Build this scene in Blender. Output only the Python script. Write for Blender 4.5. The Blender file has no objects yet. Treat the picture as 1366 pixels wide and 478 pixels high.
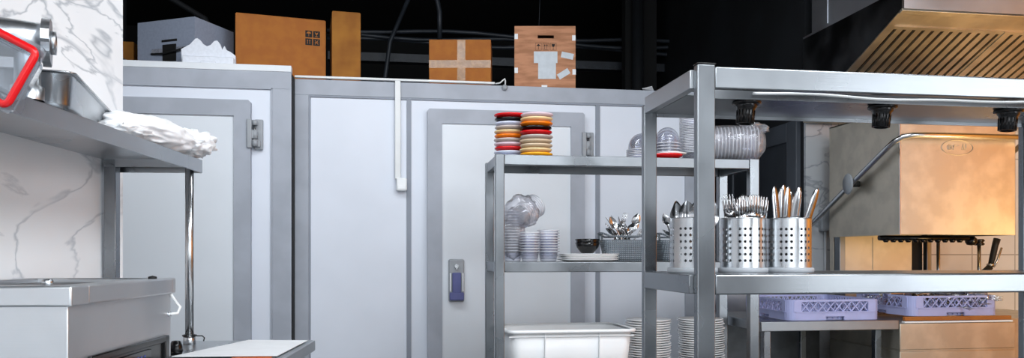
import bpy, bmesh, math, random
from mathutils import Vector, Matrix, noise
R = math.radians
PI = math.pi
sc = bpy.context.scene
COL = sc.collection

# ------------------------------------------------------------------ camera, world, lights
cam_d = bpy.data.cameras.new('camera')
cam = bpy.data.objects.new('camera', cam_d)
COL.objects.link(cam)
cam.location = (0, 0, 1.2)
cam.rotation_euler = (R(90), 0, R(-8.9))
cam_d.sensor_width = 36
cam_d.lens = 36 * 1060 / 1366
cam_d.shift_y = 101 / 1366
cam_d.clip_start = 0.05
sc.camera = cam

world = bpy.data.worlds.new('world')
sc.world = world
world.use_nodes = True
world.node_tree.nodes['Background'].inputs[0].default_value = (0.75, 0.82, 0.95, 1)
world.node_tree.nodes['Background'].inputs[1].default_value = 0.3

sc.view_settings.view_transform = 'Standard'
sc.view_settings.look = 'None'
sc.view_settings.gamma = 1
sc.view_settings.use_curve_mapping = False
sc.view_settings.exposure = 0.0


def area(name, loc, target, size, power, col=(1, 1, 1), size_y=None, spread=180):
    d = bpy.data.lights.new(name, 'AREA')
    d.energy = power
    d.color = col
    d.size = size
    if size_y:
        d.shape = 'RECTANGLE'
        d.size_y = size_y
    d.spread = R(spread)
    o = bpy.data.objects.new(name, d)
    COL.objects.link(o)
    o.location = loc
    o.rotation_euler = (Vector(target) - Vector(loc)).to_track_quat('-Z', 'Y').to_euler()
    return o


COOL = (0.90, 0.95, 1.0)
area('ceiling_lamp_and_fill', (-0.7, 3.2, 2.95), (-0.8, 4.6, 1.0), 2.6, 32, COOL, 0.3)
area('ceiling_lamp_and_fill', (1.7, 2.3, 2.95), (1.7, 3.0, 0.0), 1.6, 24, COOL, 0.3)
area('ceiling_lamp_and_fill', (0.3, -0.4, 2.95), (0.3, 0.6, 0.0), 2.4, 60, COOL, 0.5)
area('ceiling_lamp_and_fill', (1.3, 0.7, 2.95), (-1.2, 2.2, 1.1), 1.0, 44, COOL, 1.0)  # added fill, tilted at the left marble wall to brighten it
area('room_fill_light', (0.2, -2.9, 1.7), (0.3, 3.0, 1.3), 3.2, 52, COOL, 1.8)  # added room fill behind the camera, not a known window
area('room_fill_light', (4.1, -1.4, 1.7), (-1.2, 2.6, 1.3), 2.6, 104, COOL, 2.1)  # added fill at rear right, brightens steel rails and left side
area('warm_lamp_light', (3.45, 3.0, 1.0), (3.2, 3.95, 2.2), 0.4, 5, (1.0, 0.66, 0.28), 0.4, 100)
area('warm_lamp_light', (3.3, 1.5, 2.9), (4.4, 2.0, 1.4), 0.5, 34, (1.0, 0.76, 0.27), 0.5, 100)


# ------------------------------------------------------------------ materials
def lin(h):
    h = h.lstrip('#')
    out = []
    for i in (0, 2, 4):
        c = int(h[i:i + 2], 16) / 255
        out.append(c / 12.92 if c <= 0.04045 else ((c + 0.055) / 1.055) ** 2.4)
    return tuple(out) + (1,)


def mat(name, col, rough=0.5, metal=0.0, var=0.0, scale=8.0, bump=0.0, stretch=(1, 1, 1), trans=0.0, alpha=None, col2=None, ior=1.45, spec=0.5, detail=3.0, rvar=0.0, lo=0.4, hi=0.6):
    m = bpy.data.materials.new(name)
    m.use_nodes = True
    nt = m.node_tree
    b = nt.nodes['Principled BSDF']
    c = lin(col)
    b.inputs['Base Color'].default_value = c
    b.inputs['Roughness'].default_value = rough
    b.inputs['Metallic'].default_value = metal
    b.inputs['Transmission Weight'].default_value = trans
    b.inputs['IOR'].default_value = ior
    b.inputs['Specular IOR Level'].default_value = spec
    tc = nt.nodes.new('ShaderNodeTexCoord')
    mp = nt.nodes.new('ShaderNodeMapping')
    mp.inputs['Scale'].default_value = stretch
    nt.links.new(tc.outputs['Object'], mp.inputs['Vector'])
    nz = nt.nodes.new('ShaderNodeTexNoise')
    nz.inputs['Scale'].default_value = scale
    nz.inputs['Detail'].default_value = detail
    nt.links.new(mp.outputs['Vector'], nz.inputs['Vector'])
    rp = nt.nodes.new('ShaderNodeValToRGB')
    rp.color_ramp.elements[0].position = lo
    rp.color_ramp.elements[1].position = hi
    c2 = lin(col2) if col2 else tuple(min(1, x * (1 + var)) for x in c[:3]) + (1,)
    c1 = c if col2 else tuple(x * (1 - var) for x in c[:3]) + (1,)
    rp.color_ramp.elements[0].color = c1
    rp.color_ramp.elements[1].color = c2
    nt.links.new(nz.outputs['Fac'], rp.inputs['Fac'])
    nt.links.new(rp.outputs['Color'], b.inputs['Base Color'])
    if bump:
        bp = nt.nodes.new('ShaderNodeBump')
        bp.inputs['Strength'].default_value = bump
        bp.inputs['Distance'].default_value = 0.004
        nt.links.new(nz.outputs['Fac'], bp.inputs['Height'])
        nt.links.new(bp.outputs['Normal'], b.inputs['Normal'])
    if rvar:
        mr = nt.nodes.new('ShaderNodeMapRange')
        mr.inputs['From Min'].default_value = 0.3
        mr.inputs['From Max'].default_value = 0.7
        mr.inputs['To Min'].default_value = max(0.02, rough - rvar)
        mr.inputs['To Max'].default_value = rough + rvar
        nt.links.new(nz.outputs['Fac'], mr.inputs['Value'])
        nt.links.new(mr.outputs['Result'], b.inputs['Roughness'])
    return m


def brushed(name, col, rough, axis, var=0.10, scale=3.0, rvar=0.10):
    """brushed stainless: fine streaks along one axis plus large soft smudges"""
    m = mat(name, col, rough, 1.0, var, scale, rvar=rvar)
    nt = m.node_tree
    b = nt.nodes['Principled BSDF']
    tc = [n for n in nt.nodes if n.type == 'TEX_COORD'][0]
    mp = nt.nodes.new('ShaderNodeMapping')
    s = [500, 500, 500]
    s['xyz'.index(axis)] = 6
    mp.inputs['Scale'].default_value = s
    nt.links.new(tc.outputs['Object'], mp.inputs['Vector'])
    nz = nt.nodes.new('ShaderNodeTexNoise')
    nz.inputs['Scale'].default_value = 1
    nz.inputs['Detail'].default_value = 2
    nt.links.new(mp.outputs['Vector'], nz.inputs['Vector'])
    bp = nt.nodes.new('ShaderNodeBump')
    bp.inputs['Strength'].default_value = 0.12
    bp.inputs['Distance'].default_value = 0.001
    nt.links.new(nz.outputs['Fac'], bp.inputs['Height'])
    nt.links.new(bp.outputs['Normal'], b.inputs['Normal'])
    return m


def clear_plastic(name, tint, diff=0.25, gl=0.35, rough=0.12, bump=0.0, scale=20):
    m = bpy.data.materials.new(name)
    m.use_nodes = True
    nt = m.node_tree
    nt.nodes.clear()
    out = nt.nodes.new('ShaderNodeOutputMaterial')
    tr = nt.nodes.new('ShaderNodeBsdfTransparent')
    tr.inputs['Color'].default_value = lin(tint)
    df = nt.nodes.new('ShaderNodeBsdfDiffuse')
    df.inputs['Color'].default_value = lin(tint)
    gs = nt.nodes.new('ShaderNodeBsdfGlossy')
    gs.inputs['Roughness'].default_value = rough
    lw = nt.nodes.new('ShaderNodeLayerWeight')
    lw.inputs['Blend'].default_value = gl
    m1 = nt.nodes.new('ShaderNodeMixShader')
    m1.inputs[0].default_value = diff
    nt.links.new(tr.outputs[0], m1.inputs[1])
    nt.links.new(df.outputs[0], m1.inputs[2])
    m2 = nt.nodes.new('ShaderNodeMixShader')
    nt.links.new(lw.outputs['Facing'], m2.inputs[0])
    nt.links.new(m1.outputs[0], m2.inputs[1])
    nt.links.new(gs.outputs[0], m2.inputs[2])
    nt.links.new(m2.outputs[0], out.inputs[0])
    if bump:
        tc = nt.nodes.new('ShaderNodeTexCoord')
        nz = nt.nodes.new('ShaderNodeTexNoise')
        nz.inputs['Scale'].default_value = scale
        nz.inputs['Detail'].default_value = 3
        nt.links.new(tc.outputs['Object'], nz.inputs['Vector'])
        bp = nt.nodes.new('ShaderNodeBump')
        bp.inputs['Strength'].default_value = bump
        bp.inputs['Distance'].default_value = 0.01
        nt.links.new(nz.outputs['Fac'], bp.inputs['Height'])
        for s in (df, gs, lw):
            nt.links.new(bp.outputs['Normal'], s.inputs['Normal'])
    return m


def marble_mat(name, base, vein, tile=(0.0, 0.0)):
    m = mat(name, base, 0.22, 0.0, 0.03, 1.5)
    nt = m.node_tree
    b = nt.nodes['Principled BSDF']
    rp = [n for n in nt.nodes if n.type == 'VALTORGB'][0]
    tc = [n for n in nt.nodes if n.type == 'TEX_COORD'][0]
    # veins: thin band where warped noise crosses its middle
    wn = nt.nodes.new('ShaderNodeTexNoise')
    wn.inputs['Scale'].default_value = 1.6
    wn.inputs['Detail'].default_value = 6
    wn.inputs['Distortion'].default_value = 0.9
    mp = nt.nodes.new('ShaderNodeMapping')
    mp.inputs['Rotation'].default_value = (R(-28), 0, 0)
    mp.inputs['Scale'].default_value = (1.0, 0.55, 1.5)
    mp.inputs['Location'].default_value = (0.3, 2.1, 0.4)
    nt.links.new(tc.outputs['Object'], mp.inputs['Vector'])
    nt.links.new(mp.outputs['Vector'], wn.inputs['Vector'])
    r2 = nt.nodes.new('ShaderNodeValToRGB')
    e = r2.color_ramp.elements
    e[0].position = 0.485
    e[0].color = (0, 0, 0, 1)
    e[1].position = 0.5
    e[1].color = (1, 1, 1, 1)
    e2 = r2.color_ramp.elements.new(0.512)
    e2.color = (0, 0, 0, 1)
    nt.links.new(wn.outputs['Fac'], r2.inputs['Fac'])
    gate = nt.nodes.new('ShaderNodeTexNoise')
    gate.inputs['Scale'].default_value = 2.2
    nt.links.new(tc.outputs['Object'], gate.inputs['Vector'])
    gr = nt.nodes.new('ShaderNodeMapRange')
    gr.inputs['From Min'].default_value = 0.30
    gr.inputs['From Max'].default_value = 0.62
    nt.links.new(gate.outputs['Fac'], gr.inputs['Value'])
    mp2 = nt.nodes.new('ShaderNodeMapping')
    mp2.inputs['Rotation'].default_value = (R(-20), 0, 0)
    mp2.inputs['Scale'].default_value = (1.0, 0.6, 1.1)
    mp2.inputs['Location'].default_value = (1.3, 4.62, 2.4)
    wn2 = nt.nodes.new('ShaderNodeTexNoise')
    wn2.inputs['Scale'].default_value = 1.9
    wn2.inputs['Detail'].default_value = 5
    wn2.inputs['Distortion'].default_value = 0.7
    nt.links.new(tc.outputs['Object'], mp2.inputs['Vector'])
    nt.links.new(mp2.outputs['Vector'], wn2.inputs['Vector'])
    r3 = nt.nodes.new('ShaderNodeValToRGB')
    e = r3.color_ramp.elements
    e[0].position = 0.487
    e[0].color = (0, 0, 0, 1)
    e[1].position = 0.5
    e[1].color = (1, 1, 1, 1)
    e3 = r3.color_ramp.elements.new(0.511)
    e3.color = (0, 0, 0, 1)
    nt.links.new(wn2.outputs['Fac'], r3.inputs['Fac'])
    mxm = nt.nodes.new('ShaderNodeMath')
    mxm.operation = 'MAXIMUM'
    nt.links.new(r2.outputs['Color'], mxm.inputs[0])
    nt.links.new(r3.outputs['Color'], mxm.inputs[1])
    mu = nt.nodes.new('ShaderNodeMath')
    mu.operation = 'MULTIPLY'
    nt.links.new(mxm.outputs[0], mu.inputs[0])
    nt.links.new(gr.outputs['Result'], mu.inputs[1])
    mx = nt.nodes.new('ShaderNodeMixRGB')
    mx.inputs['Color2'].default_value = lin(vein)
    nt.links.new(mu.outputs[0], mx.inputs['Fac'])
    nt.links.new(rp.outputs['Color'], mx.inputs['Color1'])
    nt.links.new(mx.outputs['Color'], b.inputs['Base Color'])
    return m


def tile_mat(name, base, grout, w, h):
    m = mat(name, base, 0.35, 0.0, 0.05, 3)
    nt = m.node_tree
    b = nt.nodes['Principled BSDF']
    rp = [n for n in nt.nodes if n.type == 'VALTORGB'][0]
    tc = [n for n in nt.nodes if n.type == 'TEX_COORD'][0]
    mp = nt.nodes.new('ShaderNodeMapping')
    mp.inputs['Rotation'].default_value = (R(90), 0, 0)
    nt.links.new(tc.outputs['Object'], mp.inputs['Vector'])
    br = nt.nodes.new('ShaderNodeTexBrick')
    br.offset = 0
    br.inputs['Scale'].default_value = 1
    br.inputs['Brick Width'].default_value = w
    br.inputs['Row Height'].default_value = h
    br.inputs['Mortar Size'].default_value = 0.004
    br.inputs['Mortar'].default_value = lin(grout)
    nt.links.new(mp.outputs['Vector'], br.inputs['Vector'])
    nt.links.new(rp.outputs['Color'], br.inputs['Color1'])
    nt.links.new(rp.outputs['Color'], br.inputs['Color2'])
    nt.links.new(br.outputs['Color'], b.inputs['Base Color'])
    return m


M = {
    'panel': mat('panel_white', '#dde2ec', 0.42, 0, 0.02, 2),
    'door_white': mat('door_white', '#dde2e8', 0.40, 0, 0.02, 2),
    'profile': mat('grey_profile', '#a4a9b3', 0.5, 0, 0.06, 5),
    'profile_line': mat('grey_profile_edge', '#8b919c', 0.5, 0, 0.04, 5),
    'cap': mat('white_cap', '#e2e6ea', 0.5, 0, 0.02, 5),
    'marble': marble_mat('white_marble_tile', '#f6f8fa', '#bec4ca'),
    'marble_grey': marble_mat('grey_marble_tile', '#a8acb0', '#7d8388'),
    'tile': tile_mat('white_wall_tile', '#e8e2dc', '#b8b0a8', 0.3, 0.6),
    'void': mat('black_paint', '#070809', 0.8, 0, 0.2, 3),
    'void2': mat('dark_paint', '#101317', 0.7, 0, 0.3, 3),
    'pipe_dark': mat('dark_pipe', '#2a2f36', 0.45, 0, 0.2, 5),
    'dark_door': mat('charcoal_door', '#2c3036', 0.5, 0, 0.1, 4),
    'dark_frame': mat('charcoal_door_frame', '#40454c', 0.5, 0, 0.1, 4),
    'floor': mat('grey_floor', '#8c8f92', 0.4, 0, 0.12, 6),
    'warm_bounce_wall': mat('ochre_wall', '#dc9038', 0.7, 0, 0.08, 3),
    'rear_wall': mat('light_wall', '#c9cdd2', 0.6, 0, 0.05, 2),
    'steel_x': brushed('brushed_steel_x', '#94989c', 0.32, 'x'),
    'steel_y': brushed('brushed_steel_y', '#b4b8bc', 0.30, 'y'),
    'steel_z': brushed('brushed_steel_z', '#84888c', 0.28, 'z'),
    'steel_rack': brushed('rack_steel', '#85898d', 0.34, 'x', 0.12, 5),
    'steel_cyl': brushed('cylinder_steel', '#c2c5c8', 0.26, 'z', 0.03),
    'steel_dull': brushed('dull_steel', '#a9adb0', 0.42, 'x', 0.16, 5),
    'steel_hood': brushed('dishwasher_steel', '#c6beae', 0.46, 'x', 0.09, 9, 0.02),
    'steel_light': brushed('light_steel', '#d2d5d8', 0.42, 'x', 0.06, 3),
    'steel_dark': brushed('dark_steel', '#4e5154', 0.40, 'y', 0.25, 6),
    'steel_box': brushed('plenum_steel', '#c4c8ce', 0.5, 'z', 0.08, 2),
    'chrome': mat('polished_steel', '#c4c6c8', 0.24, 1, 0.04, 12),
    'cutlery': mat('cutlery_steel', '#cfd0d2', 0.16, 1, 0.06, 30),
    'alu': mat('cast_aluminium', '#c0c4c8', 0.34, 1, 0.12, 25, bump=0.25),
    'black_plastic': mat('black_plastic', '#0a0a0b', 0.22, 0, 0.1, 10),
    'black_rubber': mat('black_rubber', '#151515', 0.6, 0, 0.1, 10),
    'white_plastic': mat('white_plastic', '#eff1f2', 0.35, 0, 0.02, 4),
    'white_cable': mat('white_cable', '#e2e4e4', 0.4, 0, 0.02, 10),
    'bag_white': mat('white_bag_film', '#f6f8fa', 0.4, 0, 0.01, 14, bump=0.6),
    'grey_plastic': mat('grey_plastic', '#9da1a6', 0.45, 0, 0.05, 10),
    'blue_plastic': mat('slate_blue_plastic', '#5a5f92', 0.45, 0, 0.05, 10),
    'lilac': mat('lilac_plastic', '#a9aed8', 0.45, 0, 0.05, 8),
    'cardboard': mat('cardboard', '#a8682c', 0.85, 0, 0.10, 14, col2='#a0602a'),
    'cardboard_b': mat('cardboard_tall', '#a06a28', 0.85, 0, 0.12, 5, col2='#8a5620'),
    'tape': mat('packing_tape', '#9a7048', 0.22, 0, 0.15, 30, bump=0.3, spec=0.5),
    'plywood': mat('plywood', '#bf8560', 0.6, 0, 0.1, 6, stretch=(1, 1, 6), col2='#a36d49', lo=0.42, hi=0.6, detail=6),
    'ink': mat('black_ink', '#0d0c0b', 0.7),
    'paper': mat('white_paper', '#eceef0', 0.7, 0, 0.02, 10),
    'label_paper': mat('label_paper', '#c9d0d6', 0.6, 0, 0.04, 30),
    'foam_grey': mat('grey_foam', '#8b93a4', 0.9, 0, 0.04, 60),
    'foam_white': mat('white_foam', '#e2e6ee', 0.9, 0, 0.03, 60),
    'red': mat('red_glaze', '#d2141a', 0.2, 0, 0.04, 10),
    'plate_white': mat('white_glaze', '#eeeeee', 0.2, 0, 0.02, 10),
    'plate_bluewhite': mat('bluish_white_glaze', '#cdd2e6', 0.2, 0, 0.02, 10),
    'plate_pink': mat('pale_pink_glaze', '#dcc4ce', 0.2, 0, 0.02, 10),
    'plate_beige': mat('beige_glaze', '#cdb79b', 0.2, 0, 0.03, 10),
    'plate_grey': mat('warm_grey_glaze', '#b9aca6', 0.2, 0, 0.03, 10),
    'plate_cream': mat('cream_glaze', '#e6c894', 0.2, 0, 0.03, 10),
    'plate_yellow': mat('yellow_glaze', '#f4a71a', 0.2, 0, 0.03, 10),
    'plate_orange': mat('orange_glaze', '#ee7a12', 0.2, 0, 0.03, 10),
    'plate_black': mat('black_glaze', '#0a0a0b', 0.15, 0, 0.03, 10),
    'weave': mat('grey_weave', '#8c949c', 0.6, 0, 0.05, 10),
    'clear': clear_plastic('clear_plastic', '#f6f7fc', 0.07, 0.18, 0.12),
    'clear_rim': clear_plastic('clear_plastic_rim', '#f6f7fc', 0.55, 0.2, 0.1),
    'clear_film': clear_plastic('clear_film', '#fafafe', 0.17, 0.25, 0.12, bump=1.0, scale=26),
    'clear_box': clear_plastic('clear_polycarbonate', '#d8dee4', 0.16, 0.30, 0.08, bump=0.2, scale=14),
    'display': mat('display_glass', '#0c0d14', 0.1, 0, 0.1, 5),
    'display_blue': mat('display_print', '#3b4a86', 0.4),
    'orange_print': mat('orange_print', '#d8692a', 0.5, 0, 0.3, 60),
    'slate': mat('slate_panel', '#868b90', 0.5),
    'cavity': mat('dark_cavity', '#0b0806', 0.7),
}
# woven pattern of the baskets
def weave_bump(m, sx, sz):
    nt = m.node_tree
    b = nt.nodes['Principled BSDF']
    tc = [n for n in nt.nodes if n.type == 'TEX_COORD'][0]
    ws = []
    for ax, s in (('X', sx), ('Z', sz), ('Y', sx)):
        w = nt.nodes.new('ShaderNodeTexWave')
        w.bands_direction = ax
        w.inputs['Scale'].default_value = s
        nt.links.new(tc.outputs['Object'], w.inputs['Vector'])
        ws.append(w)
    a = nt.nodes.new('ShaderNodeMath')
    a.operation = 'MULTIPLY'
    nt.links.new(ws[0].outputs['Fac'], a.inputs[0])
    nt.links.new(ws[1].outputs['Fac'], a.inputs[1])
    bp = nt.nodes.new('ShaderNodeBump')
    bp.inputs['Strength'].default_value = 0.9
    bp.inputs['Distance'].default_value = 0.006
    nt.links.new(a.outputs[0], bp.inputs['Height'])
    nt.links.new(bp.outputs['Normal'], b.inputs['Normal'])
    rp = nt.nodes.new('ShaderNodeValToRGB')
    rp.color_ramp.elements[0].color = lin('#646d75')
    rp.color_ramp.elements[1].color = lin('#a0a9b0')
    nt.links.new(a.outputs[0], rp.inputs['Fac'])
    nt.links.new(rp.outputs['Color'], b.inputs['Base Color'])


weave_bump(M['weave'], 34, 34)


# ------------------------------------------------------------------ mesh helpers
class B:
    """collects shapes in one bmesh; mi = material index used for the next faces"""

    def __init__(self):
        self.bm = bmesh.new()
        self.mi = 0

    def _new(self, verts, faces, smooth=False):
        vs = [self.bm.verts.new(v) for v in verts]
        out = []
        for f in faces:
            try:
                nf = self.bm.faces.new([vs[i] for i in f])
            except ValueError:
                continue
            nf.material_index = self.mi
            nf.smooth = smooth
            out.append(nf)
        return vs, out

    def box(self, x0, x1, y0, y1, z0, z1, bev=0.0, mtx=None):
        v = [(x0, y0, z0), (x1, y0, z0), (x1, y1, z0), (x0, y1, z0), (x0, y0, z1), (x1, y0, z1), (x1, y1, z1), (x0, y1, z1)]
        if mtx is not None:
            v = [mtx @ Vector(p) for p in v]
        vs, fs = self._new(v, [(0, 3, 2, 1), (4, 5, 6, 7), (0, 1, 5, 4), (1, 2, 6, 5), (2, 3, 7, 6), (3, 0, 4, 7)])
        if bev > 0:
            es = list({e for f in fs for e in f.edges})
            r = bmesh.ops.bevel(self.bm, geom=es, offset=bev, segments=2, affect='EDGES', profile=0.5)
            for f in r['faces']:
                f.material_index = self.mi
                f.smooth = True
        return self

    def tube(self, pts, r, seg=12, caps=True, r2=None):
        pts = [Vector(p) for p in pts]
        n = len(pts)
        rings = []
        up = None
        for i, p in enumerate(pts):
            d = (pts[min(i + 1, n - 1)] - pts[max(i - 1, 0)]).normalized()
            if up is None:
                up = Vector((0, 0, 1)) if abs(d.z) < 0.9 else Vector((1, 0, 0))
            a = d.cross(up).normalized()
            up = a.cross(d).normalized()
            rr = r[i] if isinstance(r, (list, tuple)) else (r if r2 is None else r + (r2 - r) * i / max(1, n - 1))
            rings.append([self.bm.verts.new(p + (a * math.cos(2 * PI * k / seg) + up * math.sin(2 * PI * k / seg)) * rr) for k in range(seg)])
        for i in range(n - 1):
            for k in range(seg):
                f = self.bm.faces.new((rings[i][k], rings[i][(k + 1) % seg], rings[i + 1][(k + 1) % seg], rings[i + 1][k]))
                f.smooth = True
                f.material_index = self.mi
        if caps:
            for rg in (rings[0], rings[-1]):
                try:
                    f = self.bm.faces.new(rg)
                    f.material_index = self.mi
                except ValueError:
                    pass
        return self

    def lathe(self, prof, c=(0, 0, 0), seg=32, mtx=None, close=False):
        """prof: (radius, height) pairs turned round the z axis at c"""
        c = Vector(c)
        rings = []
        for r, z in prof:
            if r < 1e-6:
                p = c + Vector((0, 0, z))
                rings.append([self.bm.verts.new(mtx @ p if mtx is not None else p)])
            else:
                ring = []
                for k in range(seg):
                    p = c + Vector((r * math.cos(2 * PI * k / seg), r * math.sin(2 * PI * k / seg), z))
                    ring.append(self.bm.verts.new(mtx @ p if mtx is not None else p))
                rings.append(ring)
        pairs = list(zip(rings, rings[1:]))
        if close:
            pairs.append((rings[-1], rings[0]))
        for a, b in pairs:
            for k in range(seg):
                k2 = (k + 1) % seg
                if len(a) == 1 and len(b) == 1:
                    continue
                if len(a) == 1:
                    q = (a[0], b[k], b[k2])
                elif len(b) == 1:
                    q = (a[k], b[0], a[k2])
                else:
                    q = (a[k], b[k], b[k2], a[k2])
                f = self.bm.faces.new(q)
                f.smooth = True
                f.material_index = self.mi
        return self

    def prism(self, poly, axis, a0, a1, smooth=False):
        """poly of 2D points extruded along axis from a0 to a1"""
        def p3(p, a):
            if axis == 'x':
                return (a, p[0], p[1])
            if axis == 'y':
                return (p[0], a, p[1])
            return (p[0], p[1], a)
        n = len(poly)
        v = [p3(p, a0) for p in poly] + [p3(p, a1) for p in poly]
        f = [tuple(range(n))[::-1], tuple(range(n, 2 * n))] + [(i, (i + 1) % n, n + (i + 1) % n, n + i) for i in range(n)]
        self._new(v, f, smooth)
        return self

    def quad(self, *pts):
        self._new(pts, [tuple(range(len(pts)))])
        return self

    def loft(self, rings, closed=True, cap0=False, cap1=False, smooth=True):
        vs = [[self.bm.verts.new(p) for p in r] for r in rings]
        n = len(vs[0])
        for a, b in zip(vs, vs[1:]):
            for k in range(n if closed else n - 1):
                f = self.bm.faces.new((a[k], a[(k + 1) % n], b[(k + 1) % n], b[k]))
                f.smooth = smooth
                f.material_index = self.mi
        for flag, r in ((cap0, vs[0][::-1]), (cap1, vs[-1])):
            if flag:
                f = self.bm.faces.new(r)
                f.material_index = self.mi
        return self

    def obj(self, name, mats, parent=None, loc=None, rot=None, recalc=True):
        if recalc:
            bmesh.ops.recalc_face_normals(self.bm, faces=self.bm.faces[:])
        me = bpy.data.meshes.new(name)
        self.bm.to_mesh(me)
        self.bm.free()
        for m in (mats if isinstance(mats, (list, tuple)) else [mats]):
            me.materials.append(M[m] if isinstance(m, str) else m)
        o = bpy.data.objects.new(name, me)
        COL.objects.link(o)
        if parent:
            o.parent = parent
        if loc:
            o.location = loc
        if rot:
            o.rotation_euler = rot
        return o


def tag(o, label=None, cat=None, group=None, kind=None):
    if label:
        o['label'] = label
    if cat:
        o['category'] = cat
    if group:
        o['group'] = group
    if kind:
        o['kind'] = kind
    return o


def thing(name, label, cat, loc=(0, 0, 0), rz=0, group=None, rot=None):
    o = bpy.data.objects.new(name, None)
    o.empty_display_size = 0.05
    COL.objects.link(o)
    o.location = loc
    o.rotation_euler = rot if rot else (0, 0, rz)
    return tag(o, label, cat, group)


def copy_tree(o, loc=None, rot=None, label=None, group=None, parent=None):
    c = o.copy()
    COL.objects.link(c)
    if parent:
        c.parent = parent
    for ch in list(o.children):
        copy_tree(ch, parent=c)
    if loc is not None:
        c.location = loc
    if rot is not None:
        c.rotation_euler = rot
    if label:
        c['label'] = label
    if group:
        c['group'] = group
    return c


def struct(o):
    o['kind'] = 'structure'
    return o


def solidify(o, t, off=-1):
    md = o.modifiers.new('solidify', 'SOLIDIFY')
    md.thickness = t
    md.offset = off
    return o


def rrect(w, d, r, z, n=5, cx=0, cy=0):
    """rounded rectangle ring"""
    pts = []
    for qx, qy, a0 in ((1, 1, 0), (-1, 1, 90), (-1, -1, 180), (1, -1, 270)):
        for i in range(n + 1):
            a = R(a0 + 90 * i / n)
            pts.append((cx + qx * (w / 2 - r) + r * math.cos(a), cy + qy * (d / 2 - r) + r * math.sin(a), z))
    return pts


LA = R(-5.23)   # the left-hand furniture stands at a slight angle to the cold rooms


def L(x, y, z=0.0):
    return (x * math.cos(LA) - y * math.sin(LA), x * math.sin(LA) + y * math.cos(LA), z)


# ------------------------------------------------------------------ the setting
struct(B().box(-3.5, 4.4, -3.2, 9.2, -0.1, 0).obj('floor', 'floor'))
struct(B().box(-3.5, 4.4, -3.2, 9.2, 3.7, 3.8).obj('ceiling', 'void'))
struct(B().box(-3.6, 4.4, -3.3, -3.2, 0, 3.8).obj('wall_rear', 'rear_wall'))
struct(B().box(-3.6, -3.5, -3.2, 9.2, 0, 3.8).obj('wall_far_left', 'void2'))
struct(B().box(-3.6, 4.5, 9.2, 9.3, 0, 3.8).obj('wall_far', 'void'))
struct(B().box(4.4, 4.5, 0.7, 9.2, 0, 3.8).obj('wall_right', 'warm_bounce_wall'))  # unseen wall, coloured ochre to give the steel warm reflections
struct(B().box(4.4, 4.5, -3.2, 0.7, 0, 3.8).obj('wall_right_front', 'rear_wall'))

# left marble wall
wl = B().box(-1.42, -1.275, -2.6, 3.09, 0, 3.2)
o = wl.obj('wall_left', 'marble', loc=L(0, 0, 0), rot=(0, 0, LA))
struct(o)
tj = B()
for y in (1.31, 2.2):
    tj.box(-1.276, -1.2735, y, y + 0.003, 0, 1.53)
struct(tj.obj('trim_1', 'label_paper', rot=(0, 0, LA)))

# cold room on the left (a little nearer and taller)
Y1 = 4.88
c1 = B().box(-3.4, -0.566, Y1 + 0.012, 8.0, 0, 2.276)
struct(c1.obj('wall_back_left', 'panel'))
b = B()
b.box(-3.4, -0.566, Y1 - 0.004, Y1 + 0.055, 2.288, 2.326, 0.003)
struct(b.obj('trim_2', 'cap'))
b = B()
b.box(-3.4, -0.566, Y1, Y1 + 0.03, 2.185, 2.288, 0.002)
b.box(-0.676, -0.566, Y1, Y1 + 0.03, 0, 2.19, 0.002)
b.box(-3.4, -0.676, Y1 - 0.002, Y1 + 0.01, 2.182, 2.190, 0.001)
b.box(-0.684, -0.676, Y1 - 0.002, Y1 + 0.01, 0, 2.19, 0.001)
struct(b.obj('trim_3', 'profile'))

# cold room in the middle
Y2 = 5.0
c2 = B().box(-0.56, 2.02, Y2 + 0.012, 8.0, 0, 2.276)
struct(c2.obj('wall_back', 'panel'))
b = B()
b.box(-0.56, 2.02, Y2, Y2 + 0.03, 2.18, 2.276, 0.002)
b.box(-0.56, -0.478, Y2, Y2 + 0.03, 0, 2.18, 0.002)
b.box(1.94, 2.02, Y2, Y2 + 0.03, 0, 2.18, 0.002)
struct(b.obj('trim_4', 'profile'))
b = B()
for x in (0.118, 1.333):
    b.box(x, x + 0.028, Y2 + 0.002, Y2 + 0.02, 0, 2.18, 0.002)
b.box(-0.478, -0.466, Y2 + 0.002, Y2 + 0.02, 0, 2.18, 0.002)
b.box(-0.478, 1.94, Y2 + 0.001, Y2 + 0.02, 2.168, 2.18, 0.002)
struct(b.obj('trim_5', 'profile_line'))
struct(B().box(-0.5665, -0.56, Y1 + 0.02, Y2 + 0.2, 0, 2.276).obj('trim_6', 'ink'))


def cold_door(name, x0, x1, ztop, band, y, band_r=None):
    br = band_r or band
    d = B().box(x0 + band * 0.5, x1 - br * 0.5, y - 0.028, y + 0.014, 0.02, ztop - band * 0.5).obj(name, 'door_white')
    struct(d)
    f = B()
    zt = ztop
    f.prism([(x0, 0.02), (x0 + band, 0.02), (x0 + band, zt - band), (x1 - br, zt - band), (x1 - br, 0.02), (x1, 0.02), (x1, zt - 0.012), (x1 - 0.012, zt), (x0 + 0.012, zt), (x0, zt - 0.012)], 'y', y - 0.040, y + 0.012)
    fr = f.obj('door_frame', 'profile', d)
    return d


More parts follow.
